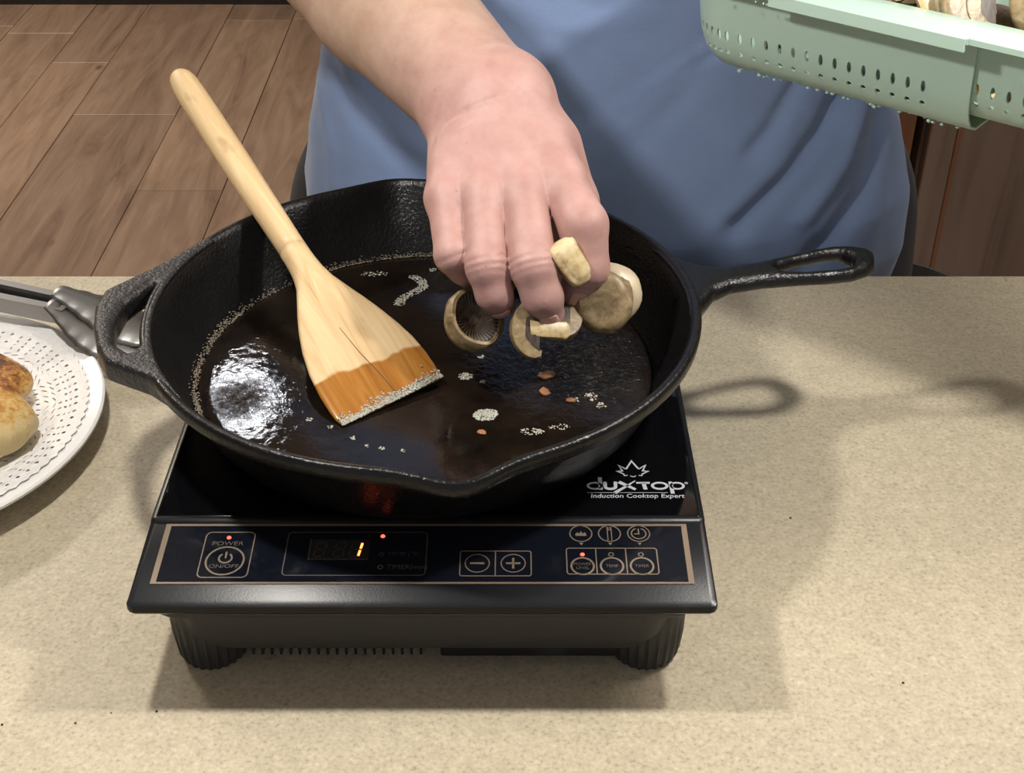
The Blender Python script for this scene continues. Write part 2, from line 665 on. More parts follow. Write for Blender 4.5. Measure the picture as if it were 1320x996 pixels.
# brown cabinet behind the person
cab = tag(empty('kitchen_cabinet', (1.0, 2.2, FZ)), 'brown wooden cabinet standing behind the person under the colander', 'cabinet')
child_box('carcass', (.642, 1.925, FZ), (1.9, 2.45, .35), M_CAB, cab, .003, 1)
child_box('side_stile', (.567, 1.905, FZ), (.624, 2.45, .35), M_STILE, cab, .004, 2)
dl = child_box('door', (.646, 1.90, FZ + .09), (.6885, 1.925, .30), M_CAB, cab, .003, 2)
dr = child_box('door', (.6925, 1.90, FZ + .09), (1.20, 1.925, .30), M_CAB, cab, .003, 2)
ed = boxm((.6875 - 1.0, 1.898 - 2.2, .09), (.6945 - 1.0, 1.904 - 2.2, 1.21), .001, 1)  # reddish strip along the seam between the doors
tag(obj('door_edge', ed, M_CABEDGE, cab), 'reddish door edge')

# stool behind the counter
st = tag(empty('bar_stool', (.539, 1.608, FZ)), 'low black round stool with a thin shiny rim behind the counter', 'stool')
bm = bmesh.new()
lathe(bm, [(0, .425), (.110, .425), (.121, .431), (.1235, .442), (.1225, .452), (.117, .4575), (.10, .455), (0, .450)], 56)
obj('seat', bm, M_STOOL, st, angle=40)
bm = bmesh.new()
lathe(bm, [(.1205, .4555), (.1225, .4565), (.1235, .4580), (.1225, .4595), (.1200, .4590)], 56, close=True)
obj('seat_rim', bm, mat('thin_shiny_rim', (.20, .20, .21), .25, .6), st, smooth=True)
for k in range(4):
    a = math.pi / 4 + k * math.pi / 2
    bm = bmesh.new()
    tube(bm, [(.085 * math.cos(a), .085 * math.sin(a), .425), (.13 * math.cos(a), .13 * math.sin(a), 0)], .011)
    obj('leg', bm, M_BLACKMETAL, st, smooth=True)
bm = bmesh.new()
tube(bm, [(.108 * math.cos(t * math.pi / 12), .108 * math.sin(t * math.pi / 12), .2) for t in range(25)], .006, 8, False)
obj('foot_ring', bm, M_BLACKMETAL, st, smooth=True)

# ------------------------------------------------------------------ induction cooktop (local: x right, y away, origin front centre of the lid)
ck = tag(empty('induction_cooktop', (-.0435, .464, 0)), 'black portable induction cooktop carrying the cast iron skillet', 'cooktop')
GZ = .066
# lid: cross-section in y,z swept over x
sec = [(.0015, .0530), (.0000, .0550), (.0004, .0585), (.0035, .0604), (.0555, .0644), (.0568, .0655), (.0590, .0658),
       (.3270, .0658), (.3300, .0640), (.3300, .0545), (.3280, .0530)]
bm = bmesh.new()
xsx = [(-.1430, .0022), (-.1418, .0008), (-.1395, 0), (.1395, 0), (.1418, .0008), (.1430, .0022)]
cyz = (.165, .0595)
loops = []
for x, ins in xsx:
    lp = []
    for y, z in sec:
        yy = y + (ins if y < cyz[0] else -ins) * .8
        zz = z + (ins if z < cyz[1] else -ins) * .5
        lp.append((x, yy, zz))
    loops.append(lp)
rings(bm, loops, True, True, True)
obj('lid_frame', bm, M_PLASTIC, ck, angle=35)
obj('glass_plate', boxm((-.1405, .0592, .0650), (.1405, .3255, GZ), .0008, 2), M_GLASS, ck)


def pz(y):
    return .0604 + (y - .0035) * (.0040 / .052)


# control panel glass lying on the sloping front
bm = bmesh.new()
vs = box(bm, (-.1335, .0142, 0), (.1325, .0545, .0005))
for vtx in bm.verts:
    vtx.co.z = pz(vtx.co.y) + (.0003 if vtx.co.z > .0002 else -.0005)
panel = obj('control_panel', bm, M_PANEL, ck)
# lower tiers
bm = bmesh.new()


def rrect(x0, x1, y0, y1, r, z, n=6):
    pts = []
    for cx, cy, a0 in ((x1 - r, y0 + r, -90), (x1 - r, y1 - r, 0), (x0 + r, y1 - r, 90), (x0 + r, y0 + r, 180)):
        for k in range(n + 1):
            a = math.radians(a0 + 90 * k / n)
            pts.append((cx + r * math.cos(a), cy + r * math.sin(a), z))
    return pts


rings(bm, [rrect(-.1325, .1325, .0035, .325, .008, .0535), rrect(-.1325, .1325, .0035, .325, .008, .0500),
           rrect(-.1305, .1305, .0050, .323, .008, .0470), rrect(-.1265, .1265, .0080, .320, .010, .0462)], True, True, True)
obj('lower_lip', bm, M_BODY, ck, angle=40)
bm = bmesh.new()
rings(bm, [rrect(-.1262, .1262, .0072, .320, .016, .0470), rrect(-.1245, .1245, .0085, .318, .017, .0300),
           rrect(-.1205, .1205, .0105, .315, .018, .0215), rrect(-.1170, .1170, .0130, .312, .018, .0180)], True, True, True)
obj('base_body', bm, M_BODY, ck, angle=50)
# dark underside rail and cooling fins
obj('underside_rail', boxm((.0070, .0130, .0115), (.098, .028, .0185), .001, 1), M_PLASTIC, ck)
for k in range(19):
    x = -.0885 + k * .00475
    obj('vent_fin', boxm((x - .0006, .0135, .0128), (x + .0006, .030, .0185)), M_PLASTIC, ck)
obj('vent_floor', boxm((-.093, .030, .0120), (.002, .20, .0185)), M_BODY, ck)
# four ribbed feet
for sx, sy in ((-1, 0), (1, 0), (-1, 1), (1, 1)):
    bm = bmesh.new()
    fx, fy = sx * .1128, .0310 + sy * .262
    n = 96

    def foot_loop(r, z, rib):
        out = []
        for i in range(n):
            a = 2 * math.pi * i / n
            rr = r + (rib * (1 if (i % 4) < 2 else -1))
            out.append((fx + rr * math.cos(a), fy + rr * math.sin(a), z))
        return out
    rings(bm, [foot_loop(.0150, .0465, .0), foot_loop(.0192, .0440, .0), foot_loop(.0197, .0320, .0), foot_loop(.0195, .0290, .0004), foot_loop(.0192, .0180, .0006), foot_loop(.0180, .0050, .0006),
               foot_loop(.0165, .0008, .0005), foot_loop(.0155, .0, 0)], True, True, True)
    obj('foot', bm, M_BODY, ck, angle=25)


# ---- flat print on the cooktop
def ribbon(bm, pts, w, closed=False, z=None, h=.00012):
    """flat stroke of width w along 2-D points, z a function of y or a number"""
    P = [Vector((p[0], p[1])) for p in pts]
    n = len(P)
    L, R = [], []
    for i in range(n):
        if closed:
            a, b = P[i - 1], P[(i + 1) % n]
        else:
            a, b = P[max(i - 1, 0)], P[min(i + 1, n - 1)]
        d1 = (P[i] - a)
        d2 = (b - P[i])
        d1 = d1.normalized() if d1.length > 1e-9 else d2.normalized()
        d2 = d2.normalized() if d2.length > 1e-9 else d1
        t = (d1 + d2)
        t = t.normalized() if t.length > 1e-6 else d1
        nn = Vector((-t.y, t.x))
        k = 1.0 / max(.45, nn.dot(Vector((-d2.y, d2.x))))
        ww = (w[i] if isinstance(w, (list, tuple)) else w) / 2 * k
        L.append(P[i] + nn * ww)
        R.append(P[i] - nn * ww)
    zf = z if callable(z) else (lambda y: z)
    vl = [bm.verts.new((p.x, p.y, zf(p.y) + h)) for p in L]
    vr = [bm.verts.new((p.x, p.y, zf(p.y) + h)) for p in R]
    for i in range(n if closed else n - 1):
        j = (i + 1) % n
        bm.faces.new((vr[i], vr[j], vl[j], vl[i]))


def circ(cx, cy, rx, ry=None, n=28, a0=0, a1=360):
    ry = ry or rx
    full = abs(a1 - a0) >= 360
    k = n if full else n + 1
    return [(cx + rx * math.cos(math.radians(a0 + (a1 - a0) * i / n)), cy + ry * math.sin(math.radians(a0 + (a1 - a0) * i / n))) for i in range(k)]


def rr2(x0, x1, y0, y1, r=.002):
    return [(p[0], p[1]) for p in rrect(x0, x1, y0, y1, r, 0, 4)]


def flat(bm, pts, z, h=.00012):
    zf = z if callable(z) else (lambda y: z)
    bm.faces.new([bm.verts.new((p[0], p[1], zf(p[1]) + h)) for p in pts])


def words(text, size, cx, cy, m, name, zf, sx=1.0, shear=0.0, left=False, h=.00014, bold=0.0):
    """lettering: Blender's own font turned into a flat mesh"""
    cu = bpy.data.curves.new('lettering', 'FONT')
    cu.body = text
    cu.size = size
    cu.align_x = 'LEFT' if left else 'CENTER'
    cu.align_y = 'CENTER'
    cu.shear = shear
    cu.offset = bold
    cu.resolution_u = 3
    to = bpy.data.objects.new('lettering', cu)
    COL.objects.link(to)
    dg = bpy.context.evaluated_depsgraph_get()
    me = bpy.data.meshes.new_from_object(to.evaluated_get(dg))
    bpy.data.objects.remove(to)
    for vtx in me.vertices:
        x, y = vtx.co.x * sx + cx, vtx.co.y + cy
        vtx.co = (x, y, zf(y) + h)
    me.materials.clear()
    return obj_mesh(name, me, m, ck)


PZ = lambda y: pz(y) + .0003
GZf = lambda y: GZ
# outer bronze frame: thin front/back lines, thick ends
bm = bmesh.new()
flat(bm, [(-.1340, .0135), (.1330, .0135), (.1330, .0148), (-.1340, .0148)], PZ)
flat(bm, [(-.1340, .0532), (.1330, .0532), (.1330, .0548), (-.1340, .0548)], PZ)
flat(bm, [(-.1340, .0148), (-.1312, .0148), (-.1312, .0532), (-.1340, .0532)], PZ)
flat(bm, [(.1302, .0148), (.1330, .0148), (.1330, .0532), (.1302, .0532)], PZ)
obj('panel_border', bm, M_GOLD, ck)
# power key
bm = bmesh.new()
ribbon(bm, rr2(-.1120, -.0872, .0178, .0488, .0028), .0006, True, PZ)
ribbon(bm, circ(-.0998, .0290, .0094, .0094, 36), .0010, True, PZ)
ribbon(bm, circ(-.0998, .0308, .0032, .0032, 20, 125, 415), .0010, False, PZ)
ribbon(bm, [(-.0998, .0306), (-.0998, .0352)], .0010, False, PZ)
obj('power_key_print', bm, M_GOLD, ck)
words('POWER', .0040, -.1002, .0408, M_GOLD2, 'power_lettering', PZ, 1.15)
words('ON/OFF', .0036, -.0998, .0252, M_GOLD2, 'on_off_lettering', PZ, 1.15)
# display field
bm = bmesh.new()
ribbon(bm, rr2(-.0702, .0006, .0192, .0488, .0022), .0006, True, PZ)
ribbon(bm, [(-.0585, .0300), (-.0283, .0300)], .0007, False, PZ)
ribbon(bm, [(-.0585, .0300), (-.0585, .0440)], .0006, False, PZ)
obj('display_outline_print', bm, M_DIMPRINT, ck)
bm = bmesh.new()
flat(bm, [(-.0582, .0303), (-.0283, .0303), (-.0283, .0438), (-.0582, .0438)], PZ, .0001)
obj('display_window', bm, M_SMOKE, ck)


def digit(cx, cy, w, h, on):
    """seven segment digit, slanted; on = set of lit segments; returns (dim bmesh, lit bmesh)"""
    seg = {'a': ((-.5, 1), (.5, 1)), 'd': ((-.5, -1), (.5, -1)), 'g': ((-.5, 0), (.5, 0)), 'f': ((-.5, 0), (-.5, 1)),
           'b': ((.5, 0), (.5, 1)), 'e': ((-.5, -1), (-.5, 0)), 'c': ((.5, -1), (.5, 0))}
    dim, lit = [], []
    for s, (p, q) in seg.items():
        pts = []
        for t in (.12, .5, .88):
            x = p[0] + (q[0] - p[0]) * t
            y = p[1] + (q[1] - p[1]) * t
            pts.append((cx + x * w + y * h * .5 * .16, cy + y * h * .5))
        (lit if s in on else dim).append(pts)
    return dim, lit


bmd, bml = bmesh.new(), bmesh.new()
for cx, on in ((-.0530, ''), (-.0432, ''), (-.0352, 'bc')):
    dim, lit = digit(cx, .0366, .0048, .0098, on)
    for p in dim:
        ribbon(bmd, p, .0009, False, PZ, .0002)
    for p in lit:
        ribbon(bml, p, .0011, False, PZ, .0003)
obj('unlit_digit', bmd, M_SEG, ck)
tag(obj('lit_digit', bml, M_LEDSEG, ck), 'glowing red digit one')
words('TIMER(min)', .0042, -.0188, .0247, M_DIMPRINT, 'timer_lettering', PZ, 1.0, 0, True)
words('TEMP (°F)', .0038, -.0188, .0335, mat('very_dim_print', (.05, .04, .034), .6), 'temperature_lettering', PZ, 1.0, 0, True)
bm = bmesh.new()
ribbon(bm, circ(-.0219, .0247, .0012, .0012, 16), .0005, True, PZ)
obj('timer_indicator', bm, M_GOLD, ck)
bm = bmesh.new()
ribbon(bm, circ(-.0219, .0335, .0011, .0011, 16), .0004, True, PZ)
obj('temperature_indicator', bm, M_DIMPRINT, ck)
# minus / plus keys
bm = bmesh.new()
ribbon(bm, rr2(.0176, .0530, .0188, .0356, .0012), .0006, True, PZ)
ribbon(bm, [(.0352, .0188), (.0352, .0356)], .0006, False, PZ)
for cx in (.0262, .0441):
    ribbon(bm, circ(cx, .0273, .0060, .0060, 30), .0006, True, PZ)
ribbon(bm, [(.0226, .0273), (.0298, .0273)], .0012, False, PZ)
ribbon(bm, [(.0405, .0273), (.0477, .0273)], .0012, False, PZ)
ribbon(bm, [(.0441, .0237), (.0441, .0309)], .0012, False, PZ)
obj('minus_plus_keys', bm, M_GOLD, ck)
# mode keys
bm = bmesh.new()
ribbon(bm, rr2(.0708, .1162, .0200, .0376, .0014), .0006, True, PZ)
for x in (.0856, .1006):
    ribbon(bm, [(x, .0200), (x, .0376)], .0006, False, PZ)
for x in (.0786, .0932, .1081):
    ribbon(bm, circ(x, .0479, .0056, .0056, 28), .0006, True, PZ)
    ribbon(bm, circ(x, .0254, .0056, .0056, 28), .0010, True, PZ)
    flat(bm, [(x - .0011, .0415), (x, .0396), (x + .0011, .0415)], PZ)
for x in (.0932, .1081):
    ribbon(bm, circ(x, .0333, .0012, .0012, 16), .0005, True, PZ)
ribbon(bm, [(.0922, .0430), (.0922, .0528)], .0005, False, PZ)
ribbon(bm, [(.0942, .0430), (.0942, .0528)], .0005, False, PZ)
ribbon(bm, circ(.0932, .0512, .0008, .0008, 10), .0005, True, PZ)
ribbon(bm, circ(.1081, .0479, .0037, .0037, 24, 110, 430), .0007, False, PZ)
ribbon(bm, [(.1081, .0514), (.1081, .0477), (.1058, .0477)], .0007, False, PZ)
for fx in (-.0018, 0, .0018):
    hgt = .0026 if fx == 0 else .0018
    flat(bm, [(.0786 + fx - .0010, .0462), (.0786 + fx + .0010, .0462), (.0786 + fx + .0009, .0478), (.0786 + fx + .0001, .0470 + hgt), (.0786 + fx - .0010, .0476)], PZ)
obj('mode_keys_print', bm, M_GOLD, ck)
for x, t in ((.0786, 'POWER\nLEVEL'), (.0932, 'TEMP'), (.1081, 'TIMER')):
    words(t, .0026, x, .0254, M_GOLD2, 'mode_lettering', PZ, 1.0)
# the three lit dots
for x, y in ((-.1003, .0450), (-.0222, .0460), (.0788, .0333)):
    bm = bmesh.new()
    lathe(bm, [(.00115, .0), (.0010, .0004), (.0, .0005)], 14, (x, y, PZ(y)))
    tag(obj('indicator_light', bm, M_LED, ck, smooth=True), 'small glowing red dot')
# logo on the glass: lotus over a rounded word, with its line and tag line
bm = bmesh.new()
zf = GZf


def st(pts, w, closed=False):
    ribbon(bm, pts, w, closed, zf)


LX, LY, XH = .0832, .0812, .0062


def X(x):
    return LX + x * .0532


base, top_ = LY, LY + XH
# d
st(circ(X(.080), base + XH * .5, .0036, .0026, 22), .0013, True)
st([(X(.138), base - .0002), (X(.138), base + .0103)], .0021)
# u
st([(X(.185), top_ + .0004)] + circ(X(.237), base + .0023, .00275, .0018, 12, 180, 360) + [(X(.292), top_ + .0004)], .0019)
# x with a long tail
st([(X(.325), top_ + .0002), (X(.485), base)], [.0024, .0017])
st([(X(.492), top_ + .0012), (X(.395), base + .0026), (X(.285), base - .0022), (X(.292), base - .0036)], [.0006, .0014, .0019, .0008])
# T
st([(X(.500), top_ - .0006), (X(.635), top_ - .0006)], .0014)
st([(X(.572), top_ - .0006), (X(.585), base - .0001)], .0021)
# o
st(circ(X(.730), base + XH * .5, .0039, .0026, 24), .0015, True)
# p
st([(X(.842), top_ + .0004), (X(.850), base - .0035)], .0021)
st(circ(X(.905), base + XH * .5, .0034, .0026, 22), .0013, True)
st(circ(X(1.0), top_ - .0008, .0007, .0007, 10), .0004, True)
# thin line
st([(LX, LY - .0026), (X(.80), LY - .0026)], .0003)
obj('brand_lettering', bm, M_PRINT, ck)
bm = bmesh.new()
cx, by = .1086, .0921


def lotus(s, closed=True):
    st([(cx + a * s, by + b) for a, b in ((-.0013, .0085), (0, .0130), (.0028, .0080), (.0035, .0066), (.0078, .0095), (.0066, .0062), (.0060, .0050), (.0083, .0046), (.0050, .0022), (.0030, .0010), (.0012, .0004))], .0009)


st([(cx - .0034, by + .0066), (cx, by + .0136), (cx + .0034, by + .0066)], .0010)
for s in (1, -1):
    st([(cx + s * .0034, by + .0066), (cx + s * .0074, by + .0100), (cx + s * .0054, by + .0050), (cx + s * .0083, by + .0046),
        (cx + s * .0049, by + .0022)], .0009)
    st([(cx + s * .0049, by + .0022), (cx + s * .0047, by + .0008), (cx + s * .0030, by + .0012)], .0006)
st([(cx - .0016, by + .0006), (cx, by - .0002), (cx + .0016, by + .0006)], .0006)
obj('lotus_emblem', bm, M_PRINT, ck)
words('Induction Cooktop Expert', .0047, .1095, .0757, M_PRINT, 'tagline_lettering', GZf, .98, .12, bold=.00004)

# ------------------------------------------------------------------ skillet
PC = (-.0505, .645)
sk = tag(empty('cast_iron_skillet', (PC[0], PC[1], GZ)), 'black cast iron skillet with two pour spouts on the cooktop', 'skillet')
AX = math.radians(10.5)     # handle axis
SPOUT = (AX - math.pi / 2 - .02, AX + math.pi / 2)
prof = [(0, .0, 0), (.112, .0, 0), (.124, .0006, 0), (.1285, .004, 0), (.134, .012, 0), (.1415, .028, .15), (.1475, .0415, .6), (.1490, .0440, .8), (.1545, .0465, 1),
        (.1570, .0500, 1), (.1575, .0545, 1), (.1565, .0568, 1), (.1545, .0575, 1), (.1525, .0566, 1), (.1505, .0535, 1), (.1470, .0430, .7), (.1410, .0290, .25), (.1345, .0145, 0), (.1305, .0085, 0), (.1240, .0058, 0), (0, .0055, 0)]
bm = bmesh.new()
N = 180


def spw(a):
    w = 0
    for s in SPOUT:
        d = (a - s + math.pi) % (2 * math.pi) - math.pi
        w += math.exp(-(d / .135) ** 2)
    return w


loops = []
for r, z, k in prof[1:-1]:
    lp = []
    for i in range(N):
        a = 2 * math.pi * i / N
        w = spw(a) * k
        rr = r + w * .0095
        lp.append((rr * math.cos(a), rr * math.sin(a), z - w * .0022))
    loops.append(lp)
vs = rings(bm, loops)
bm.faces.new(vs[0][::-1])
bm.faces.new(vs[-1])
obj('pan_bowl', bm, M_IRON, sk, angle=60)

# handles as rounded shapes (world minus pan centre)
ca, sa = math.cos(AX), math.sin(AX)


def hf(p):
    s = p[:, 0] * ca + p[:, 1] * sa
    w = -p[:, 0] * sa + p[:, 1] * ca
    zt = np.interp(s, [.15, .17, .20, .27], [.0560, .0568, .0585, .0620])
    hw = np.interp(s, [.140, .150, .158, .168, .180, .200, .220, .238, .252, .262, .268, .2715], [.052, .040, .028, .0165, .0120, .0115, .0140, .0170, .0178, .0150, .0105, .002])
    hw = np.where(s > .2715, .002 - (s - .2715) * 4, hw)
    th = np.interp(s, [.15, .18, .27], [.0075, .0062, .0062])
    d2 = (np.abs(w) - hw) * .8
    # teardrop opening
    hh = np.interp(s, [.205, .212, .225, .245, .255, .2605], [-.01, .0022, .0062, .0088, .0075, -.004])
    dh = (hh - np.abs(w)) * .8
    dh = np.where((s < .200) | (s > .264), -.01, dh)
    flat2 = smax(d2, dh, .003)
    dz = np.abs(p[:, 2] - (zt - th)) - th
    d = smax(flat2, dz, .009)
    r = np.sqrt(p[:, 0] ** 2 + p[:, 1] ** 2)
    return smax(d, .1505 - r, .001)


vq = surface_nets(hf, (.13, -.04, .035), (.285, .10, .075), .0013, 2.4)
obj_mesh('handle', mesh_np('handle', [vq]), M_IRON, sk, smooth=True)


def seg2(px, py, a, b):
    ax, ay = a
    bx, by = b
    dx, dy = bx - ax, by - ay
    t = np.clip(((px - ax) * dx + (py - ay) * dy) / (dx * dx + dy * dy), 0, 1)
    return np.hypot(px - ax - t * dx, py - ay - t * dy)


def poly_sd(px, py, pts):
    d = np.full(len(px), 9.0)
    ins = np.zeros(len(px), bool)
    n = len(pts)
    for i in range(n):
        a, b = pts[i], pts[(i + 1) % n]
        d = np.minimum(d, seg2(px, py, a, b))
        c = ((a[1] > py) != (b[1] > py)) & (px < (b[0] - a[0]) * (py - a[1]) / (b[1] - a[1] + 1e-12) + a[0])
        ins ^= c
    return np.where(ins, -d, d)


OUT = [(-.138, .078), (-.1600, .0430), (-.1845, .0130), (-.1855, -.005), (-.1815, -.0250), (-.1735, -.0480), (-.1655, -.0620), (-.140, -.0760), (-.105, -.1080), (-.08, -.06), (-.08, .05)]
HOL = [(-.1690, -.0020), (-.1585, .0215), (-.1560, .0170), (-.1565, -.0150), (-.1510, -.0480), (-.1545, -.0530), (-.1650, -.0440), (-.1700, -.0220)]


def af(p):
    o = poly_sd(p[:, 0], p[:, 1], OUT)
    h = poly_sd(p[:, 0], p[:, 1], HOL)
    d2 = smax(o, -h, .004)
    dz = np.abs(p[:, 2] - .0498) - .0078
    d = smax(d2, dz, .005)
    r = np.sqrt(p[:, 0] ** 2 + p[:, 1] ** 2)
    return smax(d, .1510 - r, .001)


vq = surface_nets(af, (-.195, -.12, .035), (-.07, .095, .068), .0013)
obj_mesh('helper_handle', mesh_np('helper_handle', [vq]), M_IRON2, sk, smooth=True)

# ------------------------------------------------------------------ oil, foam and residue in the pan
OZ = GZ + .0135
bm = bmesh.new()
loops = []
for r in (.002, .03, .06, .09, .11, .124, .1305, .1320):
    lp = []
    for i in range(120):
        a = 2 * math.pi * i / 120
        lp.append((r * math.cos(a), r * math.sin(a), 0 if r < .131 else -.0012))
    loops.append(lp)
rings(bm, loops, True, True, False)
# the pool has depth
low = [(.126 * math.cos(2 * math.pi * i / 120), .126 * math.sin(2 * math.pi * i / 120), -.0070) for i in range(120)]
bmesh.ops.remove_doubles(bm, verts=bm.verts[:], dist=1e-6)
me_o = bpy.data.meshes.new('frying_oil')
bm.to_mesh(me_o)
bm.free()
at = me_o.attributes.new('ripple', 'FLOAT', 'POINT')
for i, vtx in enumerate(me_o.vertices):
    dx, dy = vtx.co.x - .10, vtx.co.y - .0
    e = vtx.co.x + .104, vtx.co.y + .036
    at.data[i].value = min(1, 1.0 * math.exp(-(dx * dx + dy * dy) / .0017) + .22 * math.exp(-(e[0] ** 2 + e[1] ** 2) / .00022) + .02)
oil = obj_mesh('frying_oil', me_o, M_OIL, smooth=True)
oil.location = (PC[0], PC[1], OZ)
tag(oil, 'pool of dark brown hot oil covering the skillet floor', 'oil', kind='stuff')

rnd = random.Random(11)


def bubbles(name, spots, m, parent=None):
    """many little domes, one object: nobody could count them"""
    bm0 = bmesh.new()
    bmesh.ops.create_icosphere(bm0, subdivisions=1, radius=1)
    tv = [v_.co.copy() for v_ in bm0.verts]
    tf = [[v_.index for v_ in f.verts] for f in bm0.faces]
    bm0.free()
    vs, fs = [], []
    for x, y, z, r, fl in spots:
        o = len(vs)
        vs += [(x + c.x * r, y + c.y * r, z + c.z * r * fl) for c in tv]
        fs += [[i + o for i in f] for f in tf]
    me = bpy.data.meshes.new(name)
    me.from_pydata(vs, [], fs)
    return obj_mesh(name, me, m, parent, smooth=True, kind='stuff')


def patch(cx, cy, rx, ry, n, r0, r1, z=OZ, rot=0, fl=.5):
    out = []
    for _ in range(n):
        q = math.sqrt(rnd.random())
        a = rnd.random() * 6.283
        x, y = q * math.cos(a) * rx, q * math.sin(a) * ry
        out.append((cx + x * math.cos(rot) - y * math.sin(rot), cy + x * math.sin(rot) + y * math.cos(rot), z, rnd.uniform(r0, r1), fl))
    return out


sp = []
sp += patch(-.0151, .5939, .0062, .0055, 150, .0004, .0011)
sp += patch(-.0125, .5965, .0050, .0035, 60, .0004, .0010)
sp += patch(-.0269, .6324, .0042, .0035, 70, .0004, .0009)
sp += patch(-.0165, .627, .0018, .0016, 16, .0004, .0008)
sp += patch(-.018, .653, .002, .0016, 16, .0004, .0008)
sp += patch(.0106, .5787, .007, .003, 60, .0003, .0008)
sp += patch(.026, .583, .006, .003, 30, .0003, .0008)
sp += patch(.045, .612, .004, .004, 26, .0003, .0009)
sp += patch(.050, .603, .003, .003, 20, .0003, .0009)
sp += patch(.036, .609, .002, .003, 14, .0003, .0009)
for q in range(16):   # snaking streak by the far side
    t = q / 15
    sp += patch(-.064 + .007 * math.sin(t * 5), .748 - .034 * t, .0036, .0024, 26, .0003, .0007)
sp += patch(-.090, .752, .010, .0035, 40, .0003, .0009)
sp += patch(-.030, .770, .022, .0025, 130, .0003, .0010)
sp += patch(-.044, .757, .012, .0025, 40, .0003, .0008)
for cx, cy, n in ((-.086, .573, 14), (-.078, .566, 8), (-.070, .5635, 10), (-.058, .5615, 8), (-.112, .590, 14), (-.10, .583, 10)):
    sp += patch(cx, cy, .0018, .0016, n, .0003, .0008)
foam = bubbles('oil_foam', sp, M_FOAM)
tag(foam, 'scattered patches of pale bubbles floating on the skillet oil', 'foam')

sp = []
for k in range(2200):
    a = rnd.uniform(math.radians(88), math.radians(238))
    fade = .35 + .65 * (.5 + .5 * math.sin(a * 7 + 1.1 * math.sin(a * 19)))
    if rnd.random() > fade:
        continue
    r = .1315 + rnd.gauss(0, .0007) + (.0006 if a > 2.8 else 0)
    sp.append((PC[0] + r * math.cos(a), PC[1] + r * math.sin(a), OZ + .0002 + max(0, (r - .1315)) * 2.0, rnd.uniform(.0003, .0007), .45))
for k in range(240):
    a = rnd.gauss(math.radians(205), .16)
    r = .1325 + abs(rnd.gauss(0, .0012))
    sp.append((PC[0] + r * math.cos(a), PC[1] + r * math.sin(a), OZ + .0004 + (r - .1315) * 2.0, rnd.uniform(.0003, .0006), .45))
ring = bubbles('oil_residue', sp, M_RESIDUE)
tag(ring, 'pale dried residue line ringing the oil on the skillet wall', 'residue')


def crumb_obj(name, cx, cy, r, label, seed, elong=1.0, grp=None):
    bm_ = bmesh.new()
    bmesh.ops.create_icosphere(bm_, subdivisions=2, radius=1)
    for v_ in bm_.verts:
        k = 1 + .5 * noise.noise(v_.co * 1.7 + Vector((seed, 0, 0)))
        v_.co = Vector((v_.co.x * r * k * elong, v_.co.y * r * k, v_.co.z * r * .32 * k))
    o = obj(name, bm_, M_CRUMB, smooth=True)
    o.location = (cx, cy, OZ + .0004)
    o.rotation_euler = (0, 0, seed)
    return tag(o, label, 'food crumb', grp)


crumb_obj('food_crumb', .0205, .6330, .0036, 'largest reddish brown crumb floating in oil under the mushrooms', .4, 1.5, 'browned crumbs in the oil')
crumb_obj('food_crumb', .0185, .6165, .0030, 'narrow reddish brown crumb just in front of the largest one', 1.9, 1.3, 'browned crumbs in the oil')
crumb_obj('food_crumb', -.0165, .5775, .0024, 'small brown crumb beside the front pour spout', 2.5, 1.2, 'browned crumbs in the oil')
crumb_obj('food_crumb', .0330, .6080, .0022, 'small dark crumb in oil towards the skillet handle', 3.3, 1.3, 'browned crumbs in the oil')

# ------------------------------------------------------------------ wooden spatula (local: y along axis from blade tip to handle, z out of the blade)
A = Vector((-.0710, .6105, .0835))
Bp = Vector((-.1595, .7530, .1335))
ya = (Bp - A).normalized()
xa = Vector((.0579, .0353, .0012))
xa = (xa - ya * xa.dot(ya)).normalized()
za = xa.cross(ya)
spat = tag(empty('wooden_spatula'), 'pale wooden spatula with an oil-soaked blade leaning on the skillet rim', 'spatula')
spat.matrix_world = Matrix(((xa.x, ya.x, za.x, A.x), (xa.y, ya.y, za.y, A.y), (xa.z, ya.z, za.z, A.z), (0, 0, 0, 1)))
stn = [(-.0080, .0325, .0012), (-.004, .0345, .0020), (.004, .0352, .0024), (.015, .0352, .0028), (.030, .0338, .0032), (.045, .0305, .0036), (.060, .0258, .0041),
       (.072, .0212, .0046), (.084, .0160, .0053), (.093, .0122, .0062), (.102, .0100, .0072), (.112, .0090, .0080), (.130, .0087, .0083),
       (.170, .0093, .0090), (.210, .0098, .0094), (.250, .0100, .0096), (.285, .0099, .0095), (.299, .0094, .0090), (.306, .0080, .0077), (.310, .0055, .0053), (.3115, .002, .002)]
ys = np.array([s[0] for s in stn])
dense = np.concatenate([np.linspace(-.008, .10, 46), np.linspace(.103, .299, 30), np.linspace(.301, .3115, 8)])
loops = []
for y in dense:
    w = np.interp(y, ys, [s[1] for s in stn])
    t = np.interp(y, ys, [s[2] for s in stn])
    e = np.interp(y, [.085, .115], [.35, 1.0])
    lp = []
    for k in range(32):
        a = 2 * math.pi * k / 32
        cx_, sx_ = math.cos(a), math.sin(a)
        ex = .55 + .45 * e
        x = math.copysign(abs(cx_) ** ex, cx_) * w
        z = math.copysign(abs(sx_) ** (ex if e > .5 else .75), sx_) * t
        sk_ = np.interp(y, [-.008, .05], [1, 0]) * x * .12     # slanted tip
        lp.append((x, y + sk_ + .0, z))
    loops.append(lp)
cut = 58
bm = bmesh.new()
rings(bm, loops[:50], True, True, True)
obj('blade', bm, M_SPAT, spat, smooth=True)
bm = bmesh.new()
rings(bm, loops[49:], True, True, True)
obj('handle', bm, M_SPAT, spat, smooth=True)
bm = bmesh.new()
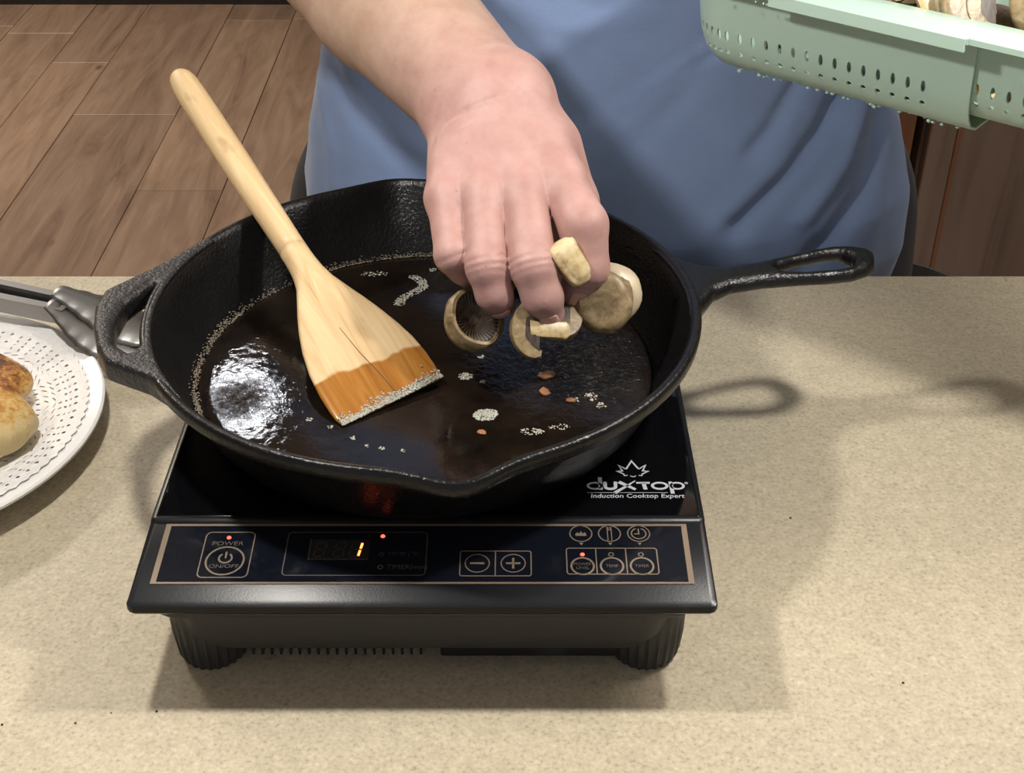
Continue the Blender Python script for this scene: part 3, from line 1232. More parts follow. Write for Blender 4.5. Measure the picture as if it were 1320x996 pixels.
ribbon(bm, [(.004, -.004), (.002, .012), (-.0015, .03), (-.004, .052)], [.0006, .0006, .0005, .0003], False, lambda y: float(np.interp(y, ys, [s[2] for s in stn])), .00006)
obj('crack', bm, M_CRACK, spat)
sp = []
for k in range(900):
    x = rnd.uniform(-.033, .034)
    y = -.0085 + .12 * x + abs(rnd.gauss(0, .0026)) * (1 - .3 * math.sin(x * 200))
    sp.append((x, y, np.interp(y, ys, [s[2] for s in stn]) + .0001, rnd.uniform(.0003, .0009), .7))
tag(bubbles('edge_foam', sp, M_FOAM, spat), 'white bubbles clinging to the blade edge')

# ------------------------------------------------------------------ plate, doily, chicken, tongs
PLC = (-.389, .672)


def plate_z(r):
    return float(np.interp(r, [0, .080, .090, .105, .120, .128], [.0105, .0105, .0115, .0155, .0195, .0215]))


pl = tag(empty('dinner_plate', (PLC[0], PLC[1], 0)), 'round white ceramic plate under the lacy paper doily', 'plate')
bm = bmesh.new()
lathe(bm, [(.075, .0), (.079, .0), (.080, .004), (.095, .0085), (.112, .0125), (.1265, .0170), (.1288, .0190), (.1290, .0207), (.1275, .0217), (.120, .0195), (.105, .0155), (.090, .0115), (.080, .0105), (.05, .0105), (.001, .0105)], 110)
obj('plate_body', bm, M_PLATE, pl, angle=50)

# doily: polar cells, cut with slits
doi = bmesh.new()
RG = [1.05 * q for q in (.058, .063, .069, .0735, .079, .084, .0895, .0935, .0975, .1005, .1035, .1075, .1120)]
NC = 88


def dz_(r, a):
    return plate_z(r) + .0009 + .00025 * math.sin(a * 44) * (r > .06) + .0003 * math.sin(r * 700)


def dpt(r, a):
    return (r * math.cos(a), r * math.sin(a), dz_(r, a))


for ri in range(len(RG) - 1):
    r0, r1 = RG[ri], RG[ri + 1]
    for k in range(NC):
        a0, a1 = 2 * math.pi * k / NC, 2 * math.pi * (k + 1) / NC
        am, rm = (a0 + a1) / 2, (r0 + r1) / 2
        outer = [(r0, a0), (r0, am), (r0, a1), (rm, a1), (r1, a1), (r1, am), (r1, a0), (rm, a0)]
        if ri == len(RG) - 2:
            outer[5] = (r1 + .0022, am)     # scalloped edge
        petal = (k % 8)
        solid = (ri in (0, 2, 7) and petal in (0, 4)) or ri == len(RG) - 2 or (petal == 0 and ri % 3 == 0)
        ov = [doi.verts.new(dpt(*p)) for p in outer]
        if solid:
            doi.faces.new(ov)
            continue
        hr, ha = (r1 - r0) * .30, (a1 - a0) * (.12 if ri % 2 else .17)
        sk2 = (a1 - a0) * .35 * (1 if petal < 4 else -1) * (1 if ri in (1, 3, 5, 6) else 0)
        inner = []
        for j in range(8):
            ang = [225, 270, 315, 0, 45, 90, 135, 180][j]
            cr, cs_ = math.sin(math.radians(ang)), math.cos(math.radians(ang))
            inner.append((rm + hr * cr, am + ha * cs_ + sk2 * cr))
        iv = [doi.verts.new(dpt(*p)) for p in inner]
        for j in range(8):
            j2 = (j + 1) % 8
            doi.faces.new((ov[j], ov[j2], iv[j2], iv[j]))
cen = [doi.verts.new(dpt(RG[0], 2 * math.pi * k / NC)) for k in range(NC)]
mid = [doi.verts.new(dpt(.03, 2 * math.pi * k / NC)) for k in range(NC)]
for k in range(NC):
    k2 = (k + 1) % NC
    doi.faces.new((mid[k], mid[k2], cen[k2], cen[k]))
doi.faces.new(mid)
bmesh.ops.remove_doubles(doi, verts=doi.verts[:], dist=1e-5)
thicken(doi, .0004)
dobj = obj('paper_doily', doi, M_DOILY)
dobj.location = (PLC[0], PLC[1], 0)
tag(dobj, 'white embossed lacy paper doily lying on the round plate', 'doily')


def chick(p):
    d = ellipsoid(p, (-.3375, .697, .0290), (.029, .026, .0175))
    d = smin(d, ellipsoid(p, (-.3320, .654, .0290), (.0385, .031, .0190)), .006)
    d = smin(d, ellipsoid(p, (-.383, .672, .0300), (.048, .046, .0200)), .014)
    d = d + .0016 * vnoise(p, 90, 3) + .0010 * vnoise(p, 190, 5)
    return smax(d, .0125 - p[:, 2], .004)


vq = surface_nets(chick, (-.44, .61, .008), (-.28, .735, .058), .0017, 2.2)
me = mesh_np('chicken_breast', [vq])
at = me.attributes.new('sear', 'FLOAT', 'POINT')
vv = vq[0]
hgt = np.clip((vv[:, 2] - .022) / .018, 0, 1)
sear = -.62 + .40 * hgt + .20 * vnoise(vv, 75, 8) + .16 * vnoise(vv, 190, 9) + .30 * np.clip((vv[:, 1] - .660) / .04, -1, 1)
at.data.foreach_set('value', sear.astype(np.float32))
ch = obj_mesh('chicken_breast', me, M_CHICK, smooth=True)
tag(ch, 'golden brown seared chicken piece lying on the doily', 'chicken')

tg = tag(empty('tongs'), 'stainless steel tongs resting across the plate rim', 'tongs')
ta = Vector((-.520, .838, .048))
tb = Vector((-.3050, .7800, .0335))
tt = Vector((-.2480, .7590, .0150))


def tong_arm(side):
    bm_ = bmesh.new()
    d = (tb - ta).normalized()
    n_ = Vector((-d.y, d.x, 0)).normalized() * side
    u = Vector((0, 0, 1))
    loops_ = []
    for i in range(13):
        t = i / 12
        p = ta.lerp(tb, t) + n_ * (.0012 + .0022 * math.sin(t * 2.6)) + u * (.0025 if side > 0 else .0)
        w, h = .0062, .0060
        # open channel, 1 mm steel: outer then inner outline
        lp = [p + n_ * (w * a) + u * b for a, b in ((-.0, -h), (1, -h), (1.06, 0), (1, h), (-.0, h), (-.0, h - .001), (.9, h - .001), (.95, 0), (.9, -h + .001), (-.0, -h + .001))]
        loops_.append(lp)
    rings(bm_, loops_, True, True, True)
    return bm_


def tong_head(side):
    bm_ = bmesh.new()
    d = (tt - tb).normalized()
    n_ = Vector((-d.y, d.x, 0)).normalized()
    u = n_.cross(d) * -1
    if u.z < 0:
        u = -u
    rows = []
    L = (tt - tb).length + .016
    for i in range(27):
        t = i / 26
        w = .0075 + .0125 * math.sin(min(1, t * 1.25) * math.pi * .62) ** 1.4
        w *= math.sqrt(max(0, 1 - max(0, (t - .72) / .28) ** 2)) if t > .72 else 1
        w = max(w, .0015) * (1 + .03 * math.sin(t * 44))
        row = []
        for k in range(11):
            s = k / 10 * 2 - 1
            p = tb - d * .014 + d * (t * L) + n_ * (s * w + side * (.0035 + .0045 * math.sin(t * 3))) + u * ((.0065 * (s * s) * (w / .02)) * -1 + .006 + (.0055 if side > 0 else -.001)) + u * (.0003 * math.sin(t * 44) * abs(s) ** 2)
            row.append(p)
        rows.append(row)
    vs_ = [[bm_.verts.new(p) for p in r] for r in rows]
    for a_, b_ in zip(vs_[:-1], vs_[1:]):
        for k in range(10):
            bm_.faces.new((a_[k], a_[k + 1], b_[k + 1], b_[k]))
    thicken(bm_, .0009)
    return bm_


for side in (1, -1):
    arm_o = obj('arm', tong_arm(side), M_STEEL, tg, angle=30)
    obj('scalloped_head', tong_head(side), M_STEEL, arm_o, smooth=True)

# dark specks on the counter in front of the cooktop
sp = []
for x, y in ((-.298, .521), (-.252, .4425), (-.200, .4500), (-.1775, .4510), (-.216, .4435), (.165, .60), (.20, .47)):
    sp.append((x, y, .0003, rnd.uniform(.0004, .0008), .6))
tag(bubbles('pepper_specks', sp, mat('dark_speck', (.03, .02, .02), .7)), 'few tiny dark specks scattered on the bare countertop', 'specks')

# ------------------------------------------------------------------ mushrooms


def cap_outline(R, n=14):
    """half-moon section of a cap, with a concave gill hollow either side of the stem"""
    out = [(R * math.cos(math.pi * i / n), R * .80 * math.sin(math.pi * i / n) + .0) for i in range(n + 1)]
    out += [(-R * .92, -R * .22), (-R * .72, -R * .26), (-R * .60, -R * .02), (-R * .40, R * .14), (R * .40, R * .14), (R * .60, -R * .02), (R * .72, -R * .26), (R * .92, -R * .22)]
    return out


def slab(outline, t, bend=0.0, bev=.0012):
    bm_ = bmesh.new()
    prism(bm_, outline, -t / 2, t / 2)
    es = [e for e in bm_.edges if abs(e.verts[0].co.z - e.verts[1].co.z) < 1e-6]
    bmesh.ops.bevel(bm_, geom=es, offset=bev, segments=2, profile=.6, affect='EDGES')
    for v_ in bm_.verts:
        v_.co.z += bend * v_.co.x ** 2
    return bm_


R0 = .0180
MUSH = {}


def mesh_of(name, bm_, m):
    bmesh.ops.recalc_face_normals(bm_, faces=bm_.faces[:])
    me_ = bpy.data.meshes.new(name)
    bm_.to_mesh(me_)
    bm_.free()
    me_.materials.append(m)
    me_.polygons.foreach_set('use_smooth', [True] * len(me_.polygons))
    me_.set_sharp_from_angle(angle=math.radians(50))
    return me_


MUSH['cap'] = mesh_of('cap', slab(cap_outline(R0), .0070, 5.0), M_CAP)
MUSH['gills'] = mesh_of('gills', slab([(-R0 * .78, -R0 * .20), (-R0 * .66, R0 * .10), (-R0 * .38, R0 * .34), (R0 * .38, R0 * .34), (R0 * .66, R0 * .10), (R0 * .78, -R0 * .20), (R0 * .40, -R0 * .12), (-R0 * .40, -R0 * .12)], .0074, 5.0, .0006), M_GILL)
MUSH['stem'] = mesh_of('stem', slab([(-.0052, R0 * .22), (-.0045, -R0 * .5), (-.0055, -R0 * 1.05), (-.0030, -R0 * 1.18), (.0030, -R0 * 1.18), (.0055, -R0 * 1.05), (.0045, -R0 * .5), (.0052, R0 * .22)], .0082, 5.0), M_CREAM)
# a thick domed cap piece
bm = bmesh.new()
bmesh.ops.create_uvsphere(bm, u_segments=28, v_segments=18, radius=1)
for v_ in bm.verts:
    k = 1 + .07 * noise.noise(v_.co * 2.1)
    z = v_.co.z
    v_.co = Vector((v_.co.x * .0165 * k, v_.co.y * .0195 * k, (z * .0085 if z > 0 else z * .0035) * k))
MUSH['dome'] = mesh_of('cap', bm, M_CAP)
bm = bmesh.new()
bmesh.ops.create_uvsphere(bm, u_segments=28, v_segments=18, radius=1)
for v_ in bm.verts:
    k = 1 + .08 * noise.noise(v_.co * 1.9 + Vector((7, 0, 2)))
    v_.co = Vector((v_.co.x * .0160 * k + .0035, v_.co.y * .0170 * k + .0045, v_.co.z * .0080 * k - .0050))
M_PALECAP = mat('pale_mushroom_skin', (.50, .42, .29), .38, Subsurface_Weight=.1, Subsurface_Scale=.004)
MUSH['palecap'] = mesh_of('pale_skin', bm, M_PALECAP)
bm = bmesh.new()
bmesh.ops.create_uvsphere(bm, u_segments=26, v_segments=14, radius=1)
for v_ in bm.verts:
    k = 1 + .10 * noise.noise(v_.co * 2.3 + Vector((1, 4, 2)))
    z = max(-1, min(.62, v_.co.z))
    v_.co = Vector((v_.co.x * .0158 * k, v_.co.y * .0170 * k, z * .0085))
MUSH['cutface'] = mesh_of('cut_face', bm, M_CAP)
bm = bmesh.new()
bmesh.ops.create_uvsphere(bm, u_segments=24, v_segments=16, radius=1)
for v_ in bm.verts:
    k = 1 + .16 * noise.noise(v_.co * 1.6 + Vector((3, 1, 0)))
    c = v_.co
    v_.co = Vector((math.copysign(abs(c.x) ** .45, c.x) * .0070 * k * (1 + .18 * c.y), math.copysign(abs(c.y) ** .5, c.y) * .0115 * k, math.copysign(abs(c.z) ** .45, c.z) * .0055 * k))
MUSH['chunk'] = mesh_of('chunk', bm, M_CREAM)


bm = bmesh.new()
lathe(bm, [(0, -.0125), (.006, -.0120), (.012, -.0095), (.0165, -.0050), (.0188, .0005), (.0190, .0045), (.0176, .0072), (.0155, .0070), (.0148, .0045), (.0130, .0025), (.006, -.001), (.0008, -.002)], 36)
for v_ in bm.verts:
    k = 1 + .10 * noise.noise(v_.co * 90 + Vector((5, 2, 1)))
    v_.co = Vector((v_.co.x * k, v_.co.y * k * .92, v_.co.z * k))
MUSH['bowl'] = mesh_of('cap', bm, M_CAP)
bm = bmesh.new()
nG = 72
lp0, lp1 = [], []
for i in range(nG):
    a = 2 * math.pi * i / nG
    lp0.append((.0152 * math.cos(a), .0140 * math.sin(a), .0052 + (.0008 if i % 2 else 0)))
    lp1.append((.0034 * math.cos(a), .0031 * math.sin(a), .0008 + (.0006 if i % 2 else 0)))
rings(bm, [lp0, lp1], True, False, True)
MUSH['bowlgills'] = mesh_of('gills', bm, M_GILL)


def mushroom(parts, loc, rot, sc, label, grp):
    t = empty('mushroom_slice', loc)
    t.rotation_euler = rot
    t.scale = (sc, sc, sc)
    for p in parts:
        o = bpy.data.objects.new(MUSH[p].name.split('.')[0], MUSH[p])
        link(o, t)
    return tag(t, label, 'mushroom', grp)


WHOLE = ('cap', 'gills', 'stem')
R_ = math.radians
GRP = 'mushroom slices in the hand'


def face_rot(toward, spin, tiltx=0, tilty=0):
    """orientation whose flat face (local z) looks along `toward`, spun in its own plane"""
    q = Vector(toward).to_track_quat('Z', 'Y')
    m_ = q.to_matrix() @ Matrix.Rotation(R_(spin), 3, 'Z') @ Matrix.Rotation(R_(tiltx), 3, 'X') @ Matrix.Rotation(R_(tilty), 3, 'Y')
    return m_.to_euler()


VIEW = (0.0, -.85, .53)
mushroom(('bowl', 'bowlgills'), (-.0225, .6318, .1175), face_rot((.50, -.45, .72), 20), 1.0, 'mushroom cap showing dark gills below the ring finger', GRP)
mushroom(WHOLE, (.0120, .6165, .1215), face_rot((.10, -.82, .5), 82, 8, 10), .93, 'lowest mushroom slice, its stem pointing sideways under the middle fingertip', GRP)
mushroom(('cap', 'gills'), (.0270, .6300, .1210), face_rot((.25, -.6, .75), 250, 5, -14), .85, 'brown mushroom slice between the lowest slice and the thick cap', GRP)
mushroom(('cutface', 'palecap'), (.0515, .6370, .1265), face_rot((-.05, -.80, .50), -8), 1.06, 'thick tan mushroom cap under the tip of the index finger', GRP)
mushroom(('chunk',), (.0318, .6315, .1548), face_rot((.3, -.8, .5), 24), 1.12, 'cream mushroom chunk poking out between index and middle finger', GRP)
mushroom(('cap',), (.0020, .6355, .1390), face_rot((-.6, -.7, .3), 80), .8, 'mushroom sliver wedged between the ring and middle finger', GRP)

# ------------------------------------------------------------------ person
per = tag(empty('person', (.09, 1.12, FZ)), 'person in a blue T-shirt dropping mushroom slices into the skillet', 'person')
po = Vector((.09, 1.12, FZ))

J = dict(
    mI0=(.0037, .7484, .2012), mM0=(-.0069, .7432, .2024), mR0=(-.0194, .7400, .1978), mP0=(-.0288, .7406, .1898),
    i0=(.0275, .6864, .1775), i1=(.0395, .6522, .1671), i2=(.0419, .6432, .1452), i3=(.0352, .6450, .1266),
    m0=(.0061, .6765, .1760), m1=(.0116, .6312, .1532), m2=(.0168, .6245, .1375), m3=(.0208, .6273, .1256),
    r0=(-.0165, .6750, .1739), r1=(-.0137, .6320, .1521), r2=(-.0098, .6272, .1378), r3=(-.0058, .6319, .1288),
    p0=(-.0370, .6788, .1705), p1=(-.0325, .6450, .1522), p2=(-.0270, .6476, .1427), p3=(-.0238, .6530, .1347),
    t0=(.0254, .7275, .1796), t1=(.0359, .7060, .1535), t2=(.0372, .6794, .1326), t3=(.0291, .6592, .1208),
    W=(-.0151, .7553, .1935), F=(-.0842, .8608, .2270), E=(-.147, .955, .257), S_=(-.125, 1.105, .455))


def hand_right(p):
    g = lambda a, b, ra, rb: cone(p, J[a], J[b], ra, rb)
    # wrist, metacarpals
    d = g('mI0', 'i0', .0205, .0145)
    for a, b, ra, rb in (('mM0', 'm0', .0250, .0138), ('mR0', 'r0', .0245, .0130), ('mP0', 'p0', .0215, .0122)):
        d = smin(d, g(a, b, ra, rb), .010)
    d = smin(d, cone(p, J['W'], J['mM0'], .0355, .0270), .016)
    # ball of the thumb and heel of the hand
    d = smin(d, g('t0', 't1', .0165, .0150), .014)
    d = smin(d, ellipsoid(p, (-.022, .712, .166), (.018, .030, .020)), .012)
    # forearm
    d = smin(d, cone(p, J['W'], J['F'], .0362, .0480), .012)
    d = smin(d, cone(p, J['F'], J['E'], .0480, .0520), .012)
    d = smin(d, cone(p, J['E'], J['S_'], .0520, .0600), .02)
    # fingers
    fing = []
    for f, rr in (('i', (.0142, .0137, .0122, .0098)), ('m', (.0132, .0130, .0114, .0086)), ('r', (.0122, .0117, .0102, .0080)), ('p', (.0116, .0106, .0092, .0078))):
        e = g(f + '0', f + '1', rr[0], rr[1])
        e = smin(e, g(f + '1', f + '2', rr[1], rr[2]), .003)
        e = smin(e, g(f + '2', f + '3', rr[2], rr[3]), .003)
        # fleshy belly of the finger and knuckle swelling
        fing.append(e)
    fd = fing[0]
    for e in fing[1:]:
        fd = smin(fd, e, .0007)
    th = smin(g('t1', 't2', .0145, .0122), g('t2', 't3', .0122, .0102), .004)
    fd = smin(fd, th, .001)
    d = smin(d, fd, .0065)
    # creases over the finger joints and the wrist folds
    for c, ax, out, rad, dep, w in CREASE:
        q = p - c
        t = q @ ax
        side = np.clip((q @ out) / .004, 0, 1)
        near = np.exp(-((q * q).sum(1) / rad ** 2) ** 2)
        d = d + dep * np.exp(-(t / w) ** 2) * side * near
    for pts, dep, w in FOLDS:
        m_ = None
        for a, b in zip(pts[:-1], pts[1:]):
            s_ = cone(p, a, b, 0, 0)
            m_ = s_ if m_ is None else np.minimum(m_, s_)
        d = d + dep * np.exp(-(m_ / w) ** 2)
    return d


CREASE = []
FOLDS = []


def crease(j0, j1, j2, shift, rad, dep=.0010, w=.0011):
    a, b, c = (np.array(J[k], np.float32) for k in (j0, j1, j2))
    ax = (c - b) / np.linalg.norm(c - b) + (b - a) / np.linalg.norm(b - a)
    ax /= np.linalg.norm(ax)
    out = np.array((0, -.86, .5), np.float32)
    out = out - ax * (out @ ax)
    out /= np.linalg.norm(out)
    CREASE.append((b + ax * shift, ax, out, rad, dep, w))


for f, rad in (('m', .0175), ('r', .0155)):
    crease(f + '0', f + '1', f + '2', -.0030, rad)
    crease(f + '0', f + '1', f + '2', .0012, rad)
    crease(f + '0', f + '1', f + '2', .0045, rad, .0006)
crease('p0', 'p1', 'p2', .0005, .0135)
crease('i1', 'i2', 'i3', .0095, .0165)
crease('i1', 'i2', 'i3', .0060, .0165, .0006)
FOLDS.append(([(-.0490, .7040, .1860), (-.0462, .7080, .1913), (-.0445, .7130, .1948), (-.0403, .7137, .2003), (-.0344, .7134, .2052), (-.0267, .7126, .2098)], .0016, .0013))
FOLDS.append(([(-.0267, .7126, .2098), (-.0177, .7121, .2138), (-.0066, .7144, .2179), (.0036, .7197, .2205)], .0007, .0012))
FOLDS.append(([(-.0430, .6972, .1903), (-.0377, .7014, .1961), (-.0310, .7030, .2011), (-.0221, .7037, .2055)], .0009, .0011))

arm = surface_nets(hand_right, (-.20, .598, .095), (.075, .93, .320), .00125, 1.5)
uparm = surface_nets(lambda p: smax(hand_right(p), .915 - p[:, 1], .001), (-.22, .89, .17), (-.02, 1.18, .53), .0030, 1.5)

# left arm: reaches out of the picture and grips the colander's end
LW, LF, LE, LS = (.466, .654, .235), (.478, .785, .262), (.450, .945, .285), (.305, 1.105, .455)


def left_arm(p):
    d = cone(p, LS, LE, .060, .052)
    d = smin(d, cone(p, LE, LF, .052, .046), .02)
    d = smin(d, cone(p, LF, LW, .046, .034), .015)
    ux, vx, c0 = np.array((-.776, .631, 0)), np.array((.631, .776, 0)), np.array((.2446, .688, .261))
    at = lambda u, v, w: c0 + ux * u + vx * v + np.array((0, 0, w))
    for k in range(4):
        v = .028 + .0235 * k
        b = at(-.170 - .004 * k, v, -.052)
        d = smin(d, cone(p, at(-.184, .075 + .012 * k, -.024), b, .019, .0130), .010)
        m1 = at(-.140, v - .002, -.0715)
        m2 = at(-.112 + .004 * (k == 2), v - .003, -.0725)
        m3 = at(-.092 + .006 * (k == 2), v - .003, -.0705)
        e = smin(cone(p, b, m1, .0128, .0112), cone(p, m1, m2, .0112, .0102), .003)
        e = smin(e, cone(p, m2, m3, .0102, .0088), .003)
        d = smin(d, e, .0025)
    th = smin(cone(p, at(-.180, .105, -.020), at(-.168, .080, .014), .017, .0135), cone(p, at(-.168, .080, .014), at(-.136, .066, .0125), .0130, .0100), .004)
    return smin(d, th, .006)


larm = surface_nets(left_arm, (.24, .50, .15), (.54, 1.19, .54), .0030, 1.7)


def trunk(p):
    d = ellipsoid(p, (.09, 1.12, .26), (.185, .115, .34))
    d = smin(d, cone(p, (.09, 1.13, .50), (.09, 1.125, .585), .062, .058), .05)
    d = smin(d, cone(p, (-.09, 1.12, .455), (.27, 1.12, .455), .060, .060), .05)
    return smax(d, p[:, 2] - .60, .01)


trk = surface_nets(trunk, (-.2, .97, -.12), (.38, 1.28, .63), .007, 2.5)
me = mesh_np('body', [arm, uparm, larm, trk])
allv = np.concatenate([arm[0], uparm[0], larm[0], trk[0]])
at = me.attributes.new('pink', 'FLOAT', 'POINT')
pkv = np.clip((.80 - allv[:, 1]) / .075, 0, 1)
for k, r in (('i0', .017), ('m0', .016), ('r0', .016), ('m1', .013), ('r1', .013), ('i3', .014), ('m3', .014), ('r3', .014)):
    dd = np.linalg.norm(allv - np.array(J[k]), axis=1)
    pkv = pkv + .45 * np.exp(-(dd / r) ** 2)
at.data.foreach_set('value', np.clip(pkv, 0, 1.4).astype(np.float32))
me.transform(Matrix.Translation(-po))
body = obj_mesh('body', me, M_SKIN, per, smooth=True)

# nails on the fingertips that turn away below
for j, (a, b, r) in {'i': ('i2', 'i3', .0108), 'm': ('m2', 'm3', .0106), 'r': ('r2', 'r3', .0097)}.items():
    pa, pb = Vector(J[a]), Vector(J[b])
    d = (pb - pa).normalized()
    out = Vector((0.05, -.9, -.25))
    out = (out - d * out.dot(d)).normalized()
    sd = d.cross(out)
    bm = bmesh.new()
    rows = []
    for i in range(8):
        t = i / 7
        c = pa.lerp(pb, .52 + .55 * t)
        w = .60 * (1 - .25 * (2 * t - 1) ** 4)
        rows.append([c + out * (r * math.cos(s * w) * 1.0 + .0001 - .0012 * t * t) + sd * (r * math.sin(s * w) * .95) for s in [k / 4 - 1 for k in range(9)]])
    vs = [[bm.verts.new(p - po) for p in rw] for rw in rows]
    for q1, q2 in zip(vs[:-1], vs[1:]):
        for k in range(8):
            bm.faces.new((q1[k], q1[k + 1], q2[k + 1], q2[k]))
    thicken(bm, .0006)
    obj('finger_nail', bm, M_NAIL, per, smooth=True)

# T-shirt: lofted torso with a rounded belly, folds, and two sleeves
ring_z = [-.150, -.130, -.110, -.09, -.05, 0, .05, .10, .16, .22, .30, .38, .44, .48, .505]
half_w = [.205, .228, .246, .259, .2685, .2685, .256, .240, .228, .224, .226, .222, .205, .160, .095]
front = [.980, .955, .940, .932, .929, .932, .946, .963, .978, .988, .986, .998, 1.015, 1.04, 1.065]
back = [1.225, 1.235, 1.24, 1.245, 1.25, 1.25, 1.25, 1.25, 1.25, 1.25, 1.25, 1.245, 1.235, 1.215, 1.185]
cxr = [.085, .085, .085, .085, .085, .0835, .080, .077, .076, .078, .082, .085, .085, .085, .085]
# folds on the front, given as (x, z) strokes: depth, width
FOLD = [([(.265, .105), (.245, .075), (.215, .045), (.18, .015)], -.0080, .0090), ([(.285, .100), (.268, .055), (.235, .015)], .0065, .0100),
        ([(.305, .075), (.290, .025), (.250, -.02)], -.0075, .0100), ([(.225, .120), (.205, .085), (.190, .070)], -.0055, .0070),
        ([(.215, .055), (.17, .02), (.10, -.015), (.02, -.02)], .0030, .0140),
        ([(.165, .155), (.135, .12), (.100, .08)], -.0030, .0100), ([(.24, -.035), (.16, -.035), (.09, -.04)], -.0045, .0090),
        ([(-.155, .13), (-.135, .09), (-.10, .065), (-.05, .045)], -.0045, .0080), ([(-.160, .09), (-.150, .05), (-.150, .01)], .0030, .0060),
        ([(-.14, .02), (-.10, .03), (-.06, .025)], .0025, .0100), ([(.04, .19), (.07, .175), (.10, .185)], -.003, .006), ([(.01, .185), (.03, .165), (.06, .162)], .003, .008)]


def fold_disp(x, z):
    s_ = 0
    for pts, dep, w in FOLD:
        dm = 9
        for (ax, az), (bx, bz) in zip(pts[:-1], pts[1:]):
            dx, dz = bx - ax, bz - az
            t = max(0, min(1, ((x - ax) * dx + (z - az) * dz) / (dx * dx + dz * dz)))
            dm = min(dm, math.hypot(x - ax - t * dx, z - az - t * dz))
        s_ += dep * (1.0 if pts[0][0] > .2 else .7) * math.exp(-(dm / (w * .95)) ** 2)
    return s_


bm = bmesh.new()
zs = np.concatenate([np.linspace(-.15, .30, 120), np.linspace(.31, .505, 26)])
nA = 240
loops = []
for z in zs:
    w = np.interp(z, ring_z, half_w)
    f = np.interp(z, ring_z, front)
    b = np.interp(z, ring_z, back)
    cx_ = np.interp(z, ring_z, cxr)
    cy_ = 1.085
    lp = []
    for i in range(nA):
        a = 2 * math.pi * i / nA
        ca_, sa_ = math.cos(a), math.sin(a)
        x = math.copysign(abs(ca_) ** .88, ca_) * w
        ry = (cy_ - f) if sa_ < 0 else (b - cy_)
        y = math.copysign(abs(sa_) ** .88, sa_) * ry
        X_, Y_ = cx_ + x, cy_ + y
        low = max(0, (.05 - z) / .2)
        k = .0022 * noise.noise(Vector((X_ * 9, Y_ * 9, z * 7))) + .0012 * noise.noise(Vector((X_ * 26, Y_ * 26, z * 16))) + .0005 * noise.noise(Vector((X_ * 70, Y_ * 70, z * 45)))
        k += low * .006 * math.sin(a * 13 + 2 * noise.noise(Vector((X_ * 5, 0, z * 5))))
        if sa_ < 0:
            k += fold_disp(X_, z)
        nrm = Vector((ca_ / w, sa_ / ry, 0)).normalized()
        lp.append((X_ + nrm.x * k - po.x, Y_ + nrm.y * k - po.y, z - po.z + low * .006 * math.sin(a * 5)))
    loops.append(lp)
rings(bm, loops)
for s_, sh, el in ((-1, J['S_'], J['E']), (1, LS, LE)):
    sh, el = Vector(sh), Vector(el)
    ex = sh + (el - sh) * .86
    pts = [sh + Vector((-s_ * .06, .0, .005)), sh, sh.lerp(ex, .35), sh.lerp(ex, .7), ex, ex.lerp(sh, .03)]
    tube(bm, [p - po for p in pts], [.082, .080, .078, .076, .076, .070], 40, False)
obj('tshirt', bm, M_SHIRT, per, smooth=True)

# trousers with two legs, and shoes


def trouser(p):
    d = ellipsoid(p, (.088, 1.155, -.10), (.306, .135, .235))
    for s_ in (-1, 1):
        d = smin(d, cone(p, (.092 + s_ * .145, 1.15, -.20), (.092 + s_ * .150, 1.14, -.50), .142, .105), .05)
        d = smin(d, cone(p, (.092 + s_ * .150, 1.14, -.50), (.092 + s_ * .155, 1.15, -.86), .105, .085), .03)
    return smax(smax(d, p[:, 2] - .085, .01), -.875 - p[:, 2], .01)


vq = surface_nets(trouser, (-.27, .97, -.91), (.46, 1.34, .11), .0085, 2.6)
me = mesh_np('trousers', [vq])
me.transform(Matrix.Translation(-po))
obj_mesh('trousers', me, M_TROUSER, per, smooth=True)
for s_ in (-1, 1):
    def shoe(p, s_=s_):
        d = cone(p, (.092 + s_ * .155, 1.17, -.86), (.092 + s_ * .165, 1.00, -.872), .048, .040)
        d = smin(d, cone(p, (.092 + s_ * .155, 1.16, -.80), (.092 + s_ * .155, 1.16, -.86), .052, .052), .03)
        return smax(d, FZ + .001 - p[:, 2], .006)
    cx_ = .092 + s_ * .16
    vq = surface_nets(shoe, (cx_ - .09, .93, -.92), (cx_ + .09, 1.26, -.76), .006)
    me = mesh_np('shoe', [vq])
    me.transform(Matrix.Translation(-po))
    obj_mesh('shoe', me, M_SHOE, per, smooth=True)

# ------------------------------------------------------------------ colander (local: u toward far end, v away from the viewer, w up; origin at the near seam on the rim)
CO = Vector((.2446, .6880, .2610))
U = Vector((-.776, .631, 0)).normalized()
V_ = Vector((.631, .776, 0)).normalized()
col = tag(empty('colander'), 'pale green perforated plastic colander full of mushrooms held above the counter', 'colander')
col.matrix_world = Matrix(((U.x, V_.x, 0, CO.x), (U.y, V_.y, 0, CO.y), (0, 0, 1, CO.z), (0, 0, 0, 1)))
WALL = [(.0150, -.004), (.0185, -.0240), (.0200, -.0360), (.0208, -.0410), (.0220, -.0465), (.0240, -.0520), (.0270, -.0575), (.0330, -.0640), (.0420, -.0675)]


